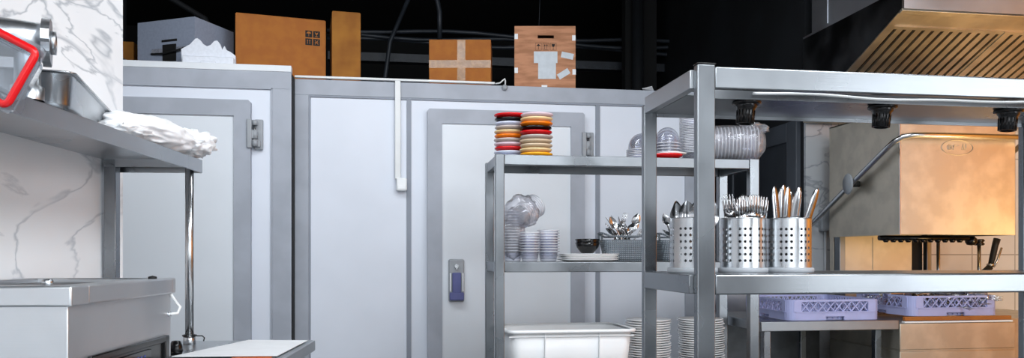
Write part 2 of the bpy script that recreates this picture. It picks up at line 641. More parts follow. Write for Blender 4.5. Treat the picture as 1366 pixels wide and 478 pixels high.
def hinge(d, x, z0, z1, y):
    zc = (z0 + z1) / 2
    b = B()
    b.box(x + 0.022, x + 0.072, y - 0.012, y + 0.013, z0 - 0.005, z1 + 0.005, 0.006)
    b.box(x - 0.014, x + 0.014, y - 0.055, y - 0.036, z0, z1, 0.005)
    h = b.obj('hinge', 'grey_plastic', d)
    b = B()
    for a, c in ((z1 - 0.035, z1 - 0.005), (zc - 0.03, zc + 0.022), (z0 + 0.012, z0 + 0.05)):
        b.tube([(x + 0.03, y - 0.035, a), (x + 0.03, y - 0.035, c)], 0.017, 14)
    b.box(x, x + 0.035, y - 0.05, y - 0.02, zc - 0.03, zc + 0.022, 0.004)
    b.box(x + 0.02, x + 0.06, y - 0.03, y - 0.005, z0 + 0.01, z0 + 0.05, 0.004)
    b.obj('hinge_knuckle', 'grey_plastic', h)
    b = B()
    b.tube([(x + 0.03, y - 0.035, z0 + 0.01), (x + 0.03, y - 0.035, z1 - 0.01)], 0.007, 10)
    b.obj('hinge_pin', 'chrome', h)


d1 = cold_door('door_1', -2.0, -0.795, 2.108, 0.094, Y1)
hinge(d1, -0.80, 1.825, 1.995, Y1)
d2 = cold_door('door_2', 0.246, 1.249, 2.110, 0.09, Y2)
hinge(d2, 1.244, 1.825, 1.985, Y2)
hb = B()
hb.box(0.376, 0.474, Y2 - 0.052, Y2 - 0.028, 0.905, 1.172, 0.010)
hp = hb.obj('lock_plate', 'grey_plastic', d2)
hb = B()
hb.box(0.398, 0.452, Y2 - 0.066, Y2 - 0.052, 0.95, 1.088, 0.005)
hb.box(0.380, 0.470, Y2 - 0.085, Y2 - 0.053, 0.915, 0.965, 0.008)
hb.obj('door_handle', 'blue_plastic', hp)['label'] = 'slate blue pull handle'
hb = B()
hb.tube([(0.425, Y2 - 0.052, 1.128), (0.425, Y2 - 0.066, 1.128)], 0.013, 14)
hb.box(0.421, 0.429, Y2 - 0.075, Y2 - 0.06, 1.108, 1.136)
hb.obj('lock_cylinder', 'chrome', hp)
th = B()
for x in (0.386, 0.464):
    th.box(x - 0.004, x + 0.004, Y2 - 0.066, Y2 - 0.052, 0.97, 1.085, 0.002)
th.obj('lock_rib', 'paper', hp)

# dark corridor, far black void and the right-hand side wall
struct(B().box(2.02, 2.3, 6.6, 6.7, 0, 3.7).obj('wall_corridor', 'void'))
struct(B().box(2.48, 2.6, 4.45, 8.0, 0, 3.7).obj('wall_side', 'void2'))
struct(B().box(2.475, 2.645, 4.43, 4.452, 0, 2.15).obj('trim_7', 'marble_grey'))
struct(B().box(2.645, 4.4, 4.45, 4.55, 0, 2.3).obj('wall_back_right', 'tile'))
struct(B().box(2.475, 4.4, 4.44, 4.56, 2.15, 3.7).obj('wall_upper_right', 'void2'))
d3 = B().box(2.462, 2.48, 4.62, 5.40, 0.02, 1.90).obj('door_3', 'dark_door')
struct(d3)
f = B()
f.box(2.45, 2.482, 4.50, 4.62, 0, 2.02, 0.003)
f.box(2.45, 2.482, 5.40, 5.52, 0, 2.02, 0.003)
f.box(2.45, 2.482, 4.62, 5.40, 1.90, 2.02, 0.003)
f.obj('door_frame', 'dark_frame', d3)

# ------------------------------------------------------------------ pipes and trays in the void
b = B()
b.box(-0.5, 3.2, 6.9, 7.0, 2.86, 2.90)
b.box(-0.5, 3.2, 6.9, 6.906, 2.90, 2.93)
for i in range(74):
    b.box(-0.48 + i * 0.05, -0.455 + i * 0.05, 6.895, 6.901, 2.875, 2.892)
tag(b.obj('cable_tray', 'pipe_dark'), 'dark slotted cable tray running across the black wall above the cold room', 'cable tray')
random.seed(3)
for k in range(3):
    pts = [(-0.5 + i * 0.25, 6.85 - 0.03 * k, 3.02 + 0.035 * k + 0.02 * math.sin(i * 0.9 + k * 2)) for i in range(16)]
    cab = B().tube(pts, 0.017, 8).obj('cable', 'pipe_dark')
    tag(cab, ['dark cable sagging over the slotted tray, lowest of three', 'dark cable above the slotted tray, middle of three', 'dark cable above the slotted tray, uppermost of three'][k], 'cable', 'cables in the dark void')
b = B().tube([(0.25, 6.6, 3.5), (0.02, 6.6, 2.95), (-0.04, 6.6, 2.5), (-0.08, 6.6, 2.29)], 0.018, 10)
tag(b.obj('pipe', 'pipe_dark'), 'thin dark pipe slanting down left of the taped cardboard box', 'pipe')
b = B().tube([(0.24, 6.5, 3.36), (0.33, 6.5, 3.35), (0.40, 6.5, 3.28), (0.42, 6.5, 3.18), (0.42, 6.5, 2.95)], 0.02, 12)
tag(b.obj('bent_conduit', 'pipe_dark'), 'dark conduit with a rounded bend above the taped cardboard box', 'pipe')
b = B().tube([(-2.0, 6.4, 2.29), (-2.0, 6.4, 3.65)], 0.045, 12)
tag(b.obj('drain_pipe', 'void2'), 'dark upright pipe behind the grey foam box', 'pipe')
b = B().tube([(-2.2, 6.0, 3.5), (-1.85, 6.0, 3.22), (-1.3, 6.0, 2.9), (-1.0, 6.0, 2.3)], 0.022, 10)
tag(b.obj('hanging_cable', 'void2'), 'dark cable drooping behind the grey foam box and brown carton', 'cable')
b = B().tube([(-1.95, 5.08, 2.60), (-1.55, 5.06, 2.36), (-1.44, 5.05, 2.29)], 0.010, 8)
tag(b.obj('leaning_rod', 'pipe_dark'), 'thin dark rod leaning on the cold room roof left of the foam box', 'rod')
b = B().tube([(2.1, 6.5, 0.4), (2.1, 6.5, 3.6)], 0.05, 12)
tag(b.obj('corridor_pipe', 'void2'), 'black vertical pipe in the dark corridor', 'pipe')
b = B().tube([(1.3, 6.7, 3.65), (1.28, 6.7, 3.05)], 0.004, 6)
tag(b.obj('thin_wire', 'pipe_dark'), 'thin dark wire hanging right of the plywood crate', 'wire')
# chain
b = B()
for i in range(26):
    z = 3.3 - i * 0.027
    for s in range(8):
        a, c = 2 * PI * s / 8, 2 * PI * (s + 1) / 8
        p = [Vector((0.008 * math.cos(t) * (i % 2), 0.008 * math.cos(t) * ((i + 1) % 2), 0.017 * math.sin(t))) for t in (a, c)]
        b.tube([Vector((2.61, 4.9, z)) + q for q in p], 0.0025, 5, caps=False)
for q in (0.006, -0.006):
    b.tube([(2.61 + q, 4.9, 3.3 - 26 * 0.027), (2.61 + q * 2, 4.9, 3.3 - 27.5 * 0.027)], 0.003, 6)
tag(b.obj('hanging_chain', 'chrome', recalc=False), 'thin metal chain hanging in the dark beside the extraction hood', 'chain')
# corridor rail
b = B()
b.box(2.03, 2.47, 5.9, 5.95, 1.62, 1.66)
tag(b.obj('rail', 'slate'), 'grey crossbar seen in the black corridor behind the shelving rack', 'rail')

# ------------------------------------------------------------------ raceway and sensor on the cold room front
t = thing('cable_trunking', 'white plastic cable trunking running down the cold room front to a small box', 'cable trunking', (0.06, Y2, 1.6))
b = B()
b.box(-0.015, 0.02, -0.022, 0.004, 0.07, 0.68, 0.003)
b.obj('vertical_duct', 'white_cable', t)
b = B()
b.box(-0.006, 0.058, -0.05, 0.004, -0.005, 0.075, 0.008)
b.box(0.0, 0.052, -0.053, -0.045, 0.003, 0.03, 0.004)
b.obj('junction_box', 'white_plastic', t)
b = B()
b.box(-0.62, 0.61, -0.02, 0.004, 0.680, 0.694, 0.003)
b.obj('horizontal_duct', 'white_cable', t)
t = thing('temperature_sensor', 'grey sensor knob on a thin white wire beside the plywood crate', 'sensor', (0.735, Y2, 2.262))
b = B().lathe([(0, 0), (0.018, 0.002), (0.019, 0.012), (0.012, 0.024), (0, 0.026)], mtx=Matrix.Rotation(R(90), 4, 'X'), seg=20)
b.obj('sensor_knob', 'grey_plastic', t)
b = B().tube([(-0.06, -0.01, 0.022), (-0.03, -0.012, 0.028), (-0.012, -0.012, 0.045), (0.0, -0.012, 0.055), (0.003, -0.014, 0.04), (0.002, -0.012, 0.01)], 0.0045, 8)
b.obj('wire', 'white_cable', t)
b = B().quad((0, 0, 0), (0.075, 0.02, 0.022), (0.10, 0.06, 0.002), (0.03, 0.05, -0.004))
o = solidify(b.obj('plastic_scrap', 'paper', loc=(1.64, 4.99, 2.285)), 0.002)
tag(o, 'small white plastic scrap lying on the cold room top edge', 'scrap')

# ------------------------------------------------------------------ boxes on top of the cold rooms
RZ = 2.2765


def carton(name, label, x, y, w, d, h, rz, m, flap=True, cat='box'):
    t = thing(name, label, cat, (x, y, RZ), rz)
    B().box(0, w, 0, d, 0, h, 0.003).obj('carton_body', m, t)
    return t


bx = carton('cardboard_box', 'wide brown cardboard box with four black handling symbols', -0.925, 5.09, 0.545, 0.40, 0.412, R(10), 'cardboard')
# symbols: four black squares with pictograms
sy = B()
S = 0.042
cells = [(0.418, 0.300), (0.466, 0.300), (0.418, 0.250), (0.466, 0.250)]
for cx, cz in cells:
    sy.mi = 0
    sy.box(cx, cx + S, -0.0015, 0.0, cz, cz + S, 0)
    sy.mi = 1
    y0, y1 = -0.0025, -0.0015
    i = cells.index((cx, cz))
    if i == 0:    # umbrella
        sy.prism([(cx + .006, cz + .024), (cx + .012, cz + .033), (cx + .021, cz + .037), (cx + .030, cz + .033), (cx + .036, cz + .024)], 'y', y0, y1)
        sy.box(cx + .0195, cx + .0225, y0, y1, cz + .006, cz + .026)
    elif i == 1:  # glass
        sy.prism([(cx + .010, cz + .035), (cx + .017, cz + .019), (cx + .025, cz + .019), (cx + .032, cz + .035), (cx + .021, cz + .028)], 'y', y0, y1)
        sy.box(cx + .0195, cx + .0225, y0, y1, cz + .008, cz + .02)
        sy.box(cx + .012, cx + .030, y0, y1, cz + .006, cz + .009)
    elif i == 2:  # two arrows up
        for q in (.013, .027):
            sy.box(cx + q - .0015, cx + q + .0015, y0, y1, cz + .008, cz + .03)
            sy.prism([(cx + q - .005, cz + .028), (cx + q + .005, cz + .028), (cx + q, cz + .036)], 'y', y0, y1)
    else:         # crossed hook
        for sg in (1, -1):
            sy.prism([(cx + .021 - .012 * sg, cz + .008), (cx + .021 - .009 * sg, cz + .006), (cx + .021 + .012 * sg, cz + .034), (cx + .021 + .009 * sg, cz + .036)], 'y', y0, y1)
        sy.box(cx + .010, cx + .032, y0, y1, cz + .018, cz + .022)
sy.obj('handling_symbols', ['ink', 'cardboard'], bx)
b = B()
b.box(0.005, 0.54, 0.004, 0.20, 0.412, 0.416)
b.box(0.005, 0.54, 0.205, 0.396, 0.412, 0.416)
b.obj('flap', 'cardboard', bx)
bx = carton('cardboard_box', 'tall narrow brown cardboard box standing right of the wide one', -0.345, 5.10, 0.178, 0.38, 0.452, R(6), 'cardboard_b')
b = B()
b.box(0.004, 0.174, 0.004, 0.376, 0.452, 0.456)
b.obj('flap', 'cardboard_b', bx)
bx = carton('cardboard_box', 'small brown cardboard box sealed with a shiny tape cross', 0.262, 5.10, 0.395, 0.3, 0.298, R(-8.9), 'cardboard')
b = B()
b.box(0.180, 0.232, -0.0012, 0.0, 0.0, 0.298)
b.box(0.18, 0.232, 0, 0.3, 0.298, 0.2992)
b.box(0.0, 0.395, -0.0018, -0.0006, 0.118, 0.168)
b.obj('tape', 'tape', bx)['label'] = 'shiny packing tape cross'
b = B()
b.box(0.002, 0.393, 0.002, 0.148, 0.298, 0.3)
b.box(0.002, 0.393, 0.152, 0.298, 0.298, 0.3)
b.obj('flap', 'cardboard', bx)

# plywood crate
cr = thing('plywood_crate', 'square plywood crate with hand slot and pasted white labels', 'crate', (0.812, 5.08, RZ), R(-8.9))
W, H = 0.395, 0.405
b = B()
# front board with a real hand slot
sx0, sx1, sz0, sz1 = 0.150, 0.255, 0.325, 0.345
sl = []
b.box(0, W, 0, 0.012, 0, sz0)
b.box(0, W, 0, 0.012, sz1, H)
b.box(0, sx0, 0, 0.012, sz0, sz1)
b.box(sx1, W, 0, 0.012, sz0, sz1)
b.obj('front_board', 'plywood', cr)
b = B()
b.box(0, 0.012, 0.012, 0.35, 0, H)
b.box(W - 0.012, W, 0.012, 0.35, 0, H)
b.box(0, W, 0.338, 0.35, 0, H)
b.box(0.012, W - 0.012, 0.012, 0.338, 0, 0.012)
b.box(0.012, W - 0.012, 0.012, 0.338, H - 0.012, H)
b.obj('crate_body', 'plywood', cr)
b = B()
b.box(0.125, 0.278, -0.001, 0.0, 0.165, 0.240)
b.box(0.153, 0.268, -0.0016, -0.0004, 0.062, 0.170)
for (cx, cz, a) in ((0.342, 0.213, -12), (0.318, 0.095, 32)):
    mt = Matrix.Translation((cx, 0, cz)) @ Matrix.Rotation(R(-a), 4, 'Y')
    b.box(-0.040, 0.040, -0.001, 0, -0.019, 0.019, mtx=mt)
b.obj('paper_label', 'label_paper', cr)
b = B()
for k in range(3):
    cx = 0.135 + k * 0.048
    y0, y1 = -0.0012, 0
    for (a, c, e, g) in ((0, .04, 0, .0015), (0, .04, .0465, .048), (0, .0015, 0, .048), (.0385, .04, 0, .048)):
        b.box(cx + a, cx + c, y0, y1, 0.247 + e, 0.247 + g)
    if k == 0:
        b.prism([(cx + .006, .276), (cx + .02, .289), (cx + .034, .276)], 'y', y0, y1)
        b.box(cx + .0185, cx + .0215, y0, y1, .253, .277)
    elif k == 1:
        for q in (.013, .027):
            b.box(cx + q - .0015, cx + q + .0015, y0, y1, .256, .28)
            b.prism([(cx + q - .005, .278), (cx + q + .005, .278), (cx + q, .288)], 'y', y0, y1)
        b.box(cx + .007, cx + .033, y0, y1, .2515, .2535)
    else:
        b.prism([(cx + .009, .288), (cx + .012, .274), (cx + .02, .268), (cx + .028, .274), (cx + .031, .288)], 'y', y0, y1)
        b.box(cx + .0188, cx + .0212, y0, y1, .254, .269)
        b.box(cx + .013, cx + .027, y0, y1, .2525, .255)
b.obj('handling_symbols', 'ink', cr)
b = B()
for (x, z) in ((0.0, 0.32), (W - 0.022, 0.31), (0, 0.10), (W - 0.02, 0.09)):
    B().box(x, x + 0.022, -0.0015, 0, z, z + 0.035).obj('corner_clip', 'paper', cr)
b.box(0.175, 0.212, -0.0015, 0, 0, 0.022)
b.obj('corner_clip', 'paper', cr)

# grey polystyrene box
px_ = thing('polystyrene_box', 'grey polystyrene box with black label and strap on the left cold room', 'box', (-1.528, 5.217, RZ), R(-27.5))
w, d, h, tk = 0.43, 0.36, 0.358, 0.035
b = B()
b.box(0, w, 0, d, 0, 0.03)
b.box(0, w, 0, tk, 0.03, h)
b.box(0, w, d - tk, d, 0.03, h)
b.box(0, tk, tk, d - tk, 0.03, h)
b.box(w - tk, w, tk, d - tk, 0.03, h)
b.box(0.01, w - 0.01, 0.01, d - 0.01, h - 0.03, h)
b.obj('box_body', 'foam_grey', px_)
b = B()
b.box(0.195, 0.295, -0.006, 0.0, 0.10, 0.205, 0.001)
b.obj('label', 'ink', px_)['label'] = 'black label panel'
b = B()
b.tube([(0.11, -0.006, 0.155), (0.20, -0.016, 0.148), (0.30, -0.018, 0.158), (0.39, -0.008, 0.178), (0.40, -0.004, 0.19)], 0.006, 8)
b.obj('strap', 'black_rubber', px_)
b = B()
b.box(0.185, 0.30, -0.002, 0.001, 0.222, 0.236)
b.obj('handle_slot', 'ink', px_)
b = B()
b.box(0.11, 0.395, -0.004, 0, 0.155, 0.185, 0.001)
b.obj('tape', 'clear_film', px_)

# torn white foam insert
fo = thing('foam_insert', 'torn white polystyrene packing piece in front of the grey foam box', 'packing foam', (-1.197, 4.922, RZ), 0)
prof = [(0, 0), (0.36, 0), (0.36, 0.10), (0.33, 0.118), (0.30, 0.128), (0.285, 0.150), (0.27, 0.130), (0.255, 0.160), (0.235, 0.178), (0.215, 0.174), (0.19, 0.152), (0.165, 0.145), (0.14, 0.156), (0.12, 0.176), (0.10, 0.186), (0.085, 0.182), (0.05, 0.152), (-0.01, 0.125), (-0.006, 0.06)]
B().prism([(x * 0.83, z * 1.12) for x, z in prof], 'y', 0.02, 0.05).obj('foam_back', 'foam_white', fo)
B().box(0.005, 0.295, -0.015, 0.02, 0, 0.095, 0.006).obj('foam_ledge', 'foam_white', fo)
B().box(0.11, 0.195, -0.025, -0.015, 0.0, 0.066, 0.005).obj('foam_tab', 'foam_white', fo)
bb = thing('cardboard_box', 'dark brown box edge showing behind the marble wall corner', 'box', (-2.12, 5.45, RZ), 0)
B().box(0, 0.5, 0, 0.3, 0, 0.30, 0.003).obj('carton_body', 'cardboard_b', bb)

# ------------------------------------------------------------------ shelving rack
RX0, RX1, RY0, RY1 = 0.487, 1.771, 3.60, 4.00
rack = thing('shelving_rack', 'stainless steel shelving rack standing before the cold room', 'shelving', (0, 0, 0))
for (x, w, y) in ((RX0, 0.042, RY0), (RX1 - 0.048, 0.048, RY0), (RX0, 0.042, RY1 - 0.04), (RX1 - 0.048, 0.048, RY1 - 0.04)):
    b = B()
    b.box(x, x + w, y, y + 0.04, 0, 1.662, 0.003)
    b.obj('post', 'steel_z', rack)
for z1 in (1.660, 1.166, 0.62):
    b = B()
    b.box(RX0 + 0.042, RX1 - 0.048, RY0 + 0.004, RY0 + 0.03, z1 - 0.047, z1, 0.003)
    b.box(RX0 + 0.042, RX1 - 0.048, RY1 - 0.03, RY1 - 0.004, z1 - 0.047, z1, 0.003)
    b.box(RX0 + 0.006, RX0 + 0.03, RY0 + 0.04, RY1 - 0.04, z1 - 0.047, z1, 0.003)
    b.box(RX1 - 0.036, RX1 - 0.01, RY0 + 0.04, RY1 - 0.04, z1 - 0.047, z1, 0.003)
    b.box(RX0 + 0.03, RX1 - 0.036, RY0 + 0.03, RY1 - 0.03, z1 - 0.006, z1 - 0.001)
    b.obj('shelf', 'steel_rack', rack)

SHT, SHM, SHL = 1.6605, 1.1665, 0.6205


def plate_mesh(r, h, foot=0.5, lip=0.003):
    b = B()
    b.lathe([(0, 0.002), (r * foot, 0.002), (r * foot, 0), (r * foot + 0.004, 0), (r * foot + 0.006, 0.003), (r * 0.80, h * 0.55), (r - 0.002, h - lip), (r, h - lip * 0.5), (r - 0.002, h), (r * 0.78, h * 0.62), (r * foot, 0.006), (0, 0.006)], seg=40)
    return b


def ordinal(i, n):
    names = ['topmost', 'second from top', 'third from top', 'fourth from top', 'fifth from top', 'sixth from top', 'seventh from top', 'eighth from top', 'ninth from top', 'tenth from top', 'eleventh from top']
    return 'at the bottom' if i == n - 1 else names[i]


COLN = {'red': 'red', 'plate_black': 'black', 'plate_bluewhite': 'bluish white', 'plate_pink': 'pale pink', 'plate_beige': 'beige', 'plate_grey': 'warm grey', 'plate_cream': 'cream', 'plate_yellow': 'yellow', 'plate_orange': 'orange'}
rnd = random.Random(5)


def sauce_plate():
    # thick-rimmed small plate: lens-like side outline
    b = B()
    r, h = 0.078, 0.022
    b.lathe([(0, 0.001), (r * 0.55, 0.0), (r * 0.80, 0.004), (r * 0.95, 0.009), (r, 0.0125), (r * 0.985, 0.0165), (r * 0.93, 0.0165), (r * 0.78, 0.011), (r * 0.5, 0.006), (0, 0.006)], seg=36)
    return b


def colour_stack(cols, cx, cy, z0, pitch, side):
    n = len(cols)
    for i, c in enumerate(cols):           # i = 0 is the top
        z = z0 + (n - 1 - i) * pitch
        o = sauce_plate().obj('side_plate', c)
        s = 1.07 if (i == 0 and c == 'red') else 1
        o.scale = (s, s, 1.25)
        dx = 0.004 if i == 0 else rnd.uniform(-0.003, 0.003)
        o.location = (cx + dx, cy + rnd.uniform(-0.003, 0.003), z)
        tag(o, '%s small plate, %s in the %s colourful stack' % (COLN[c], ordinal(i, n), side), 'plate', 'colourful small plates on the rack top')


colour_stack(['red', 'plate_black', 'plate_bluewhite', 'plate_grey', 'plate_cream', 'plate_orange', 'plate_grey', 'plate_pink', 'red', 'plate_bluewhite', 'plate_bluewhite'], 0.592, 3.84, SHT, 0.0202, 'left')
colour_stack(['plate_pink', 'plate_cream', 'plate_orange', 'plate_black', 'red', 'plate_grey', 'plate_beige', 'plate_beige', 'plate_cream', 'plate_yellow'], 0.700, 3.725, SHT, 0.0208, 'right')

# clear cups and domes -------------------------------------------------
def cup_bm(r0, r1, h):
    b = B()
    b.lathe([(0, 0.001), (r0, 0.0), (r0 + (r1 - r0) * 0.3, h * 0.25), (r1 - 0.006, h - 0.0055)], seg=28)
    b.mi = 1
    b.lathe([(r1 - 0.006, h - 0.0055), (r1 + 0.001, h - 0.005), (r1 + 0.002, h - 0.001), (r1 - 0.005, h)], seg=28)
    return b


def dome_bm(r, h):
    b = B()
    b.mi = 1
    b.lathe([(r + 0.008, 0), (r + 0.008, 0.003), (r, 0.004)], seg=32)
    b.mi = 0
    pr = [(r, 0.004)]
    pr += [(r * math.cos(a) * 0.98, 0.015 + (h - 0.015) * math.sin(a)) for a in [R(x) for x in range(4, 90, 9)]] + [(0, h)]
    b.lathe(pr, seg=32)
    return b


def stack(proto, n, x, y, z, pitch, labels, group, rx=0.0):
    for i in range(n):
        o = proto if i == 0 else proto.copy()
        if i:
            COL.objects.link(o)
        o.location = (x + rx * math.sin(i * 2.1), y, z + i * pitch)
        if rx:
            o.rotation_euler = (0, 0, i * 0.4)
        tag(o, labels, None, group)
        o['category'] = 'plastic cup'


def cup_stack(x, y, z, n, r0, r1, h, pitch, label, group, cat='cup'):
    p = cup_bm(r0, r1, h).obj('plastic_cup', ['clear', 'clear_rim'])
    for i in range(n):
        o = p if i == 0 else p.copy()
        if i:
            COL.objects.link(o)
        o.location = (x, y, z + i * pitch)
        tag(o, label, cat, group)


cup_stack(0.762, 3.74, SHM, 9, 0.036, 0.053, 0.052, 0.0125, 'clear plastic cup in the bare stack beside the wrapped cups', 'bare stack of clear cups on the middle shelf')
cup_stack(0.664, 3.70, SHM, 8, 0.034, 0.050, 0.052, 0.0125, 'clear plastic cup in the stack at the foot of the film bag', 'stack of clear cups by the film bag')
cup_stack(0.592, 3.76, SHM, 15, 0.036, 0.050, 0.055, 0.0135, 'clear plastic cup in the leftmost film covered stack behind the rack post', 'leftmost stack of clear cups')


def dome_stack(x, y, z, n, r, h, pitch, label, group):
    p = dome_bm(r, h).obj('dome_lid', ['clear', 'clear_rim'])
    for i in range(n):
        o = p if i == 0 else p.copy()
        if i:
            COL.objects.link(o)
        o.location = (x, y, z + i * pitch)
        tag(o, label, 'lid', group)


dome_stack(1.235, 3.76, SHT, 7, 0.068, 0.085, 0.0085, 'clear dome lid in the short stack left of the pass station post', 'left stack of dome lids')
dome_stack(1.372, 3.78, SHT, 7, 0.062, 0.085, 0.0145, 'clear dome lid in the stack behind the red plate', 'right stack of dome lids')
cup_stack(1.515, 3.79, SHT, 22, 0.050, 0.070, 0.05, 0.0085, 'clear plastic tub in the tall stack right of the dome lids', 'tall stack of clear tubs')

t = B().lathe([(0, 0.001), (0.05, 0), (0.078, 0.012), (0.082, 0.02), (0.078, 0.021), (0.05, 0.009), (0, 0.008)], seg=36).obj('side_plate', 'red', loc=(1.325, 3.672, SHT))
tag(t, 'red small plate lying before the dome lids', 'plate')
t = B().lathe([(0, 0.001), (0.04, 0), (0.072, 0.008), (0.076, 0.013), (0.072, 0.014), (0.04, 0.005), (0, 0.004)], seg=36).obj('side_plate', 'plate_white', loc=(1.352, 3.676, SHT + 0.0150))
tag(t, 'white small plate resting on the red one before the dome lids', 'plate')


def crumple(name, c, rad, m, seed, amp=0.25, freq=3.0, sub=4, rot=None, parent=None, power=1.0, zmin=None):
    bm = bmesh.new()
    bmesh.ops.create_icosphere(bm, subdivisions=sub, radius=1)
    for v in bm.verts:
        n = v.co.normalized()
        f = 1 + amp * noise.noise(n * freq + Vector((seed, seed * 2.3, 0))) + amp * 0.5 * noise.noise(n * freq * 2.7 + Vector((seed, 0, seed))) + amp * 0.35 * (1 - abs(noise.noise(n * freq * 1.6 + Vector((0, seed, 3))) * 4))
        v.co = Vector((n.x * rad[0], n.y * rad[1], n.z * rad[2])) * f
    if rot is not None:
        for v in bm.verts:
            v.co = rot @ v.co
    if zmin is not None:
        for v in bm.verts:
            v.co.z = max(v.co.z, zmin - c[2])
    for f in bm.faces:
        f.smooth = True
    me = bpy.data.meshes.new(name)
    bm.to_mesh(me)
    bm.free()
    me.materials.append(M[m])
    o = bpy.data.objects.new(name, me)
    COL.objects.link(o)
    o.location = c
    if parent:
        o.parent = parent
    return o


# film bag with cups lying over the stacks on the middle shelf
rot = Matrix.Rotation(R(35), 4, 'Z') @ Matrix.Rotation(R(62), 4, 'Y')
for i in range(9):
    q = Vector((0.625, 3.72, 1.385)) + (rot @ Vector((0, 0, 1))) * (i * 0.0125 - 0.04)
    if i == 0:
        bagcup = cup_bm(0.040, 0.056, 0.055).obj('plastic_cup', ['clear', 'clear_rim'])
        o = bagcup
    else:
        o = bagcup.copy()
        COL.objects.link(o)
    o.location = q
    o.rotation_euler = rot.to_euler()
    tag(o, 'clear plastic cup inside the crumpled film bag, lying sideways', 'cup', 'cups inside the film bag')
o = crumple('film_bag', (0.625, 3.72, 1.405), (0.082, 0.072, 0.078), 'clear_film', 3.1, 0.16, 2.2)
tag(o, 'crumpled clear film bag around cups above the leftmost stacks', 'bag')
o = crumple('film_bag', (0.592, 3.75, 1.300), (0.058, 0.062, 0.125), 'clear_film', 7.7, 0.10, 2.5, zmin=SHM + 0.001)
tag(o, 'clear film bag wrapped round the upright cup stack by the rack post', 'bag')

# wrapped roll of cups lying on the rack top (right end)
d = Vector((1, -0.30, 0)).normalized()
rot = d.to_track_quat('Z', 'Y').to_matrix().to_4x4()
for i in range(16):
    q = Vector((1.50, 3.83, SHT + 0.098)) + d * (i * 0.0175)
    if i == 0:
        rc = cup_bm(0.062, 0.082, 0.075).obj('plastic_cup', ['clear', 'clear_rim'])
        o = rc
    else:
        o = rc.copy()
        COL.objects.link(o)
    o.location = q
    o.rotation_euler = rot.to_euler()
    tag(o, 'clear plastic cup in the film wrapped roll on the rack top', 'cup', 'cups in the wrapped roll')
b = B()
rings = []
for i in range(16):
    s = i / 15
    q = Vector((1.48, 3.836, SHT + 0.098)) + d * (s * 0.395)
    rr = 0.090 if s < 0.86 else 0.090 * math.sqrt(max(0.02, 1 - ((s - 0.86) / 0.16) ** 2))
    ring = []
    for k in range(36):
        a = 2 * PI * k / 36
        u = Vector((-d.y, d.x, 0))
        r2 = rr * (1 + 0.05 * noise.noise(Vector((math.cos(a) * 2, math.sin(a) * 2, s * 8))) + 0.025 * noise.noise(Vector((math.cos(a) * 6, math.sin(a) * 6, s * 20))))
        ring.append(q + (u * math.cos(a) + Vector((0, 0, 1)) * math.sin(a)) * r2)
    rings.append(ring)
b.loft(rings, cap1=True)
fb = b.obj('film_roll_bag', 'clear_film')
tag(fb, 'clear film wrapped round a sideways roll of cups on the rack top', 'bag')
crumple('film_tuft', (1.80, 3.74, SHT + 0.188), (0.055, 0.03, 0.014), 'clear_film', 1.9, 0.5, 3, 3, parent=fb)
crumple('film_tuft', (1.862, 3.735, SHT + 0.170), (0.022, 0.02, 0.020), 'clear_film', 4.9, 0.5, 3, 3, parent=fb)

# flat white plates and black bowls (middle shelf)
for i in range(4):
    o = B().loft([rrect(0.20, 0.14, 0.03, 0), rrect(0.27, 0.20, 0.04, 0.010), rrect(0.274, 0.204, 0.042, 0.0125), rrect(0.26, 0.19, 0.04, 0.012), rrect(0.2, 0.14, 0.03, 0.005)], cap0=True, cap1=True).obj('serving_plate', 'plate_white')
    o.location = (0.955 + 0.004 * (i % 2), 3.74, SHM + i * 0.0085)
    tag(o, 'white oblong serving plate, %s of the flat pile under the black bowls' % ['lowest', 'second from bottom', 'third from bottom', 'topmost'][i], 'plate', 'flat white plates under the bowls')
for i in range(2):
    b = B().lathe([(0, 0.002), (0.026, 0.0), (0.032, 0.004), (0.052, 0.028), (0.060, 0.052), (0.058, 0.053), (0.049, 0.029), (0.028, 0.007), (0, 0.006)], seg=40)
    o = b.obj('small_bowl', 'plate_black', loc=(0.952, 3.73, SHM + 0.0395 + i * 0.017))
    tag(o, ['black bowl resting on the flat white plates, under another', 'black bowl nested on top of the other black bowl'][i], 'bowl', 'black bowls')


# cutlery meshes ---------------------------------------------------------
def strip(b, secs, th=0.0016):
    """secs: (s along z, half width, y offset) ; flat bar with thickness th in y"""
    rings = []
    for s, w, y in secs:
        rings.append([(-w, y, s), (0, y - th * 0.3, s), (w, y, s), (w, y + th, s), (0, y + th * 0.7, s), (-w, y + th, s)])
    b.loft(rings, cap0=True, cap1=True)


def fork_bm():
    b = B()
    strip(b, [(0, 0.007, 0), (0.004, 0.0095, 0), (0.04, 0.008, 0.001), (0.09, 0.0045, 0.003), (0.125, 0.0035, 0.002), (0.140, 0.008, -0.001), (0.150, 0.0115, -0.002), (0.158, 0.0122, -0.0025)])
    for i in range(4):
        x = -0.0105 + i * 0.007
        strip_rings = []
        for s, w, y in ((0.156, 0.0021, -0.0025), (0.180, 0.0016, -0.001), (0.198, 0.0012, 0.002), (0.203, 0.0005, 0.003)):
            strip_rings.append([(x - w, y, s), (x + w, y, s), (x + w, y + 0.0016, s), (x - w, y + 0.0016, s)])
        b.loft(strip_rings, cap0=True, cap1=True)
    return b


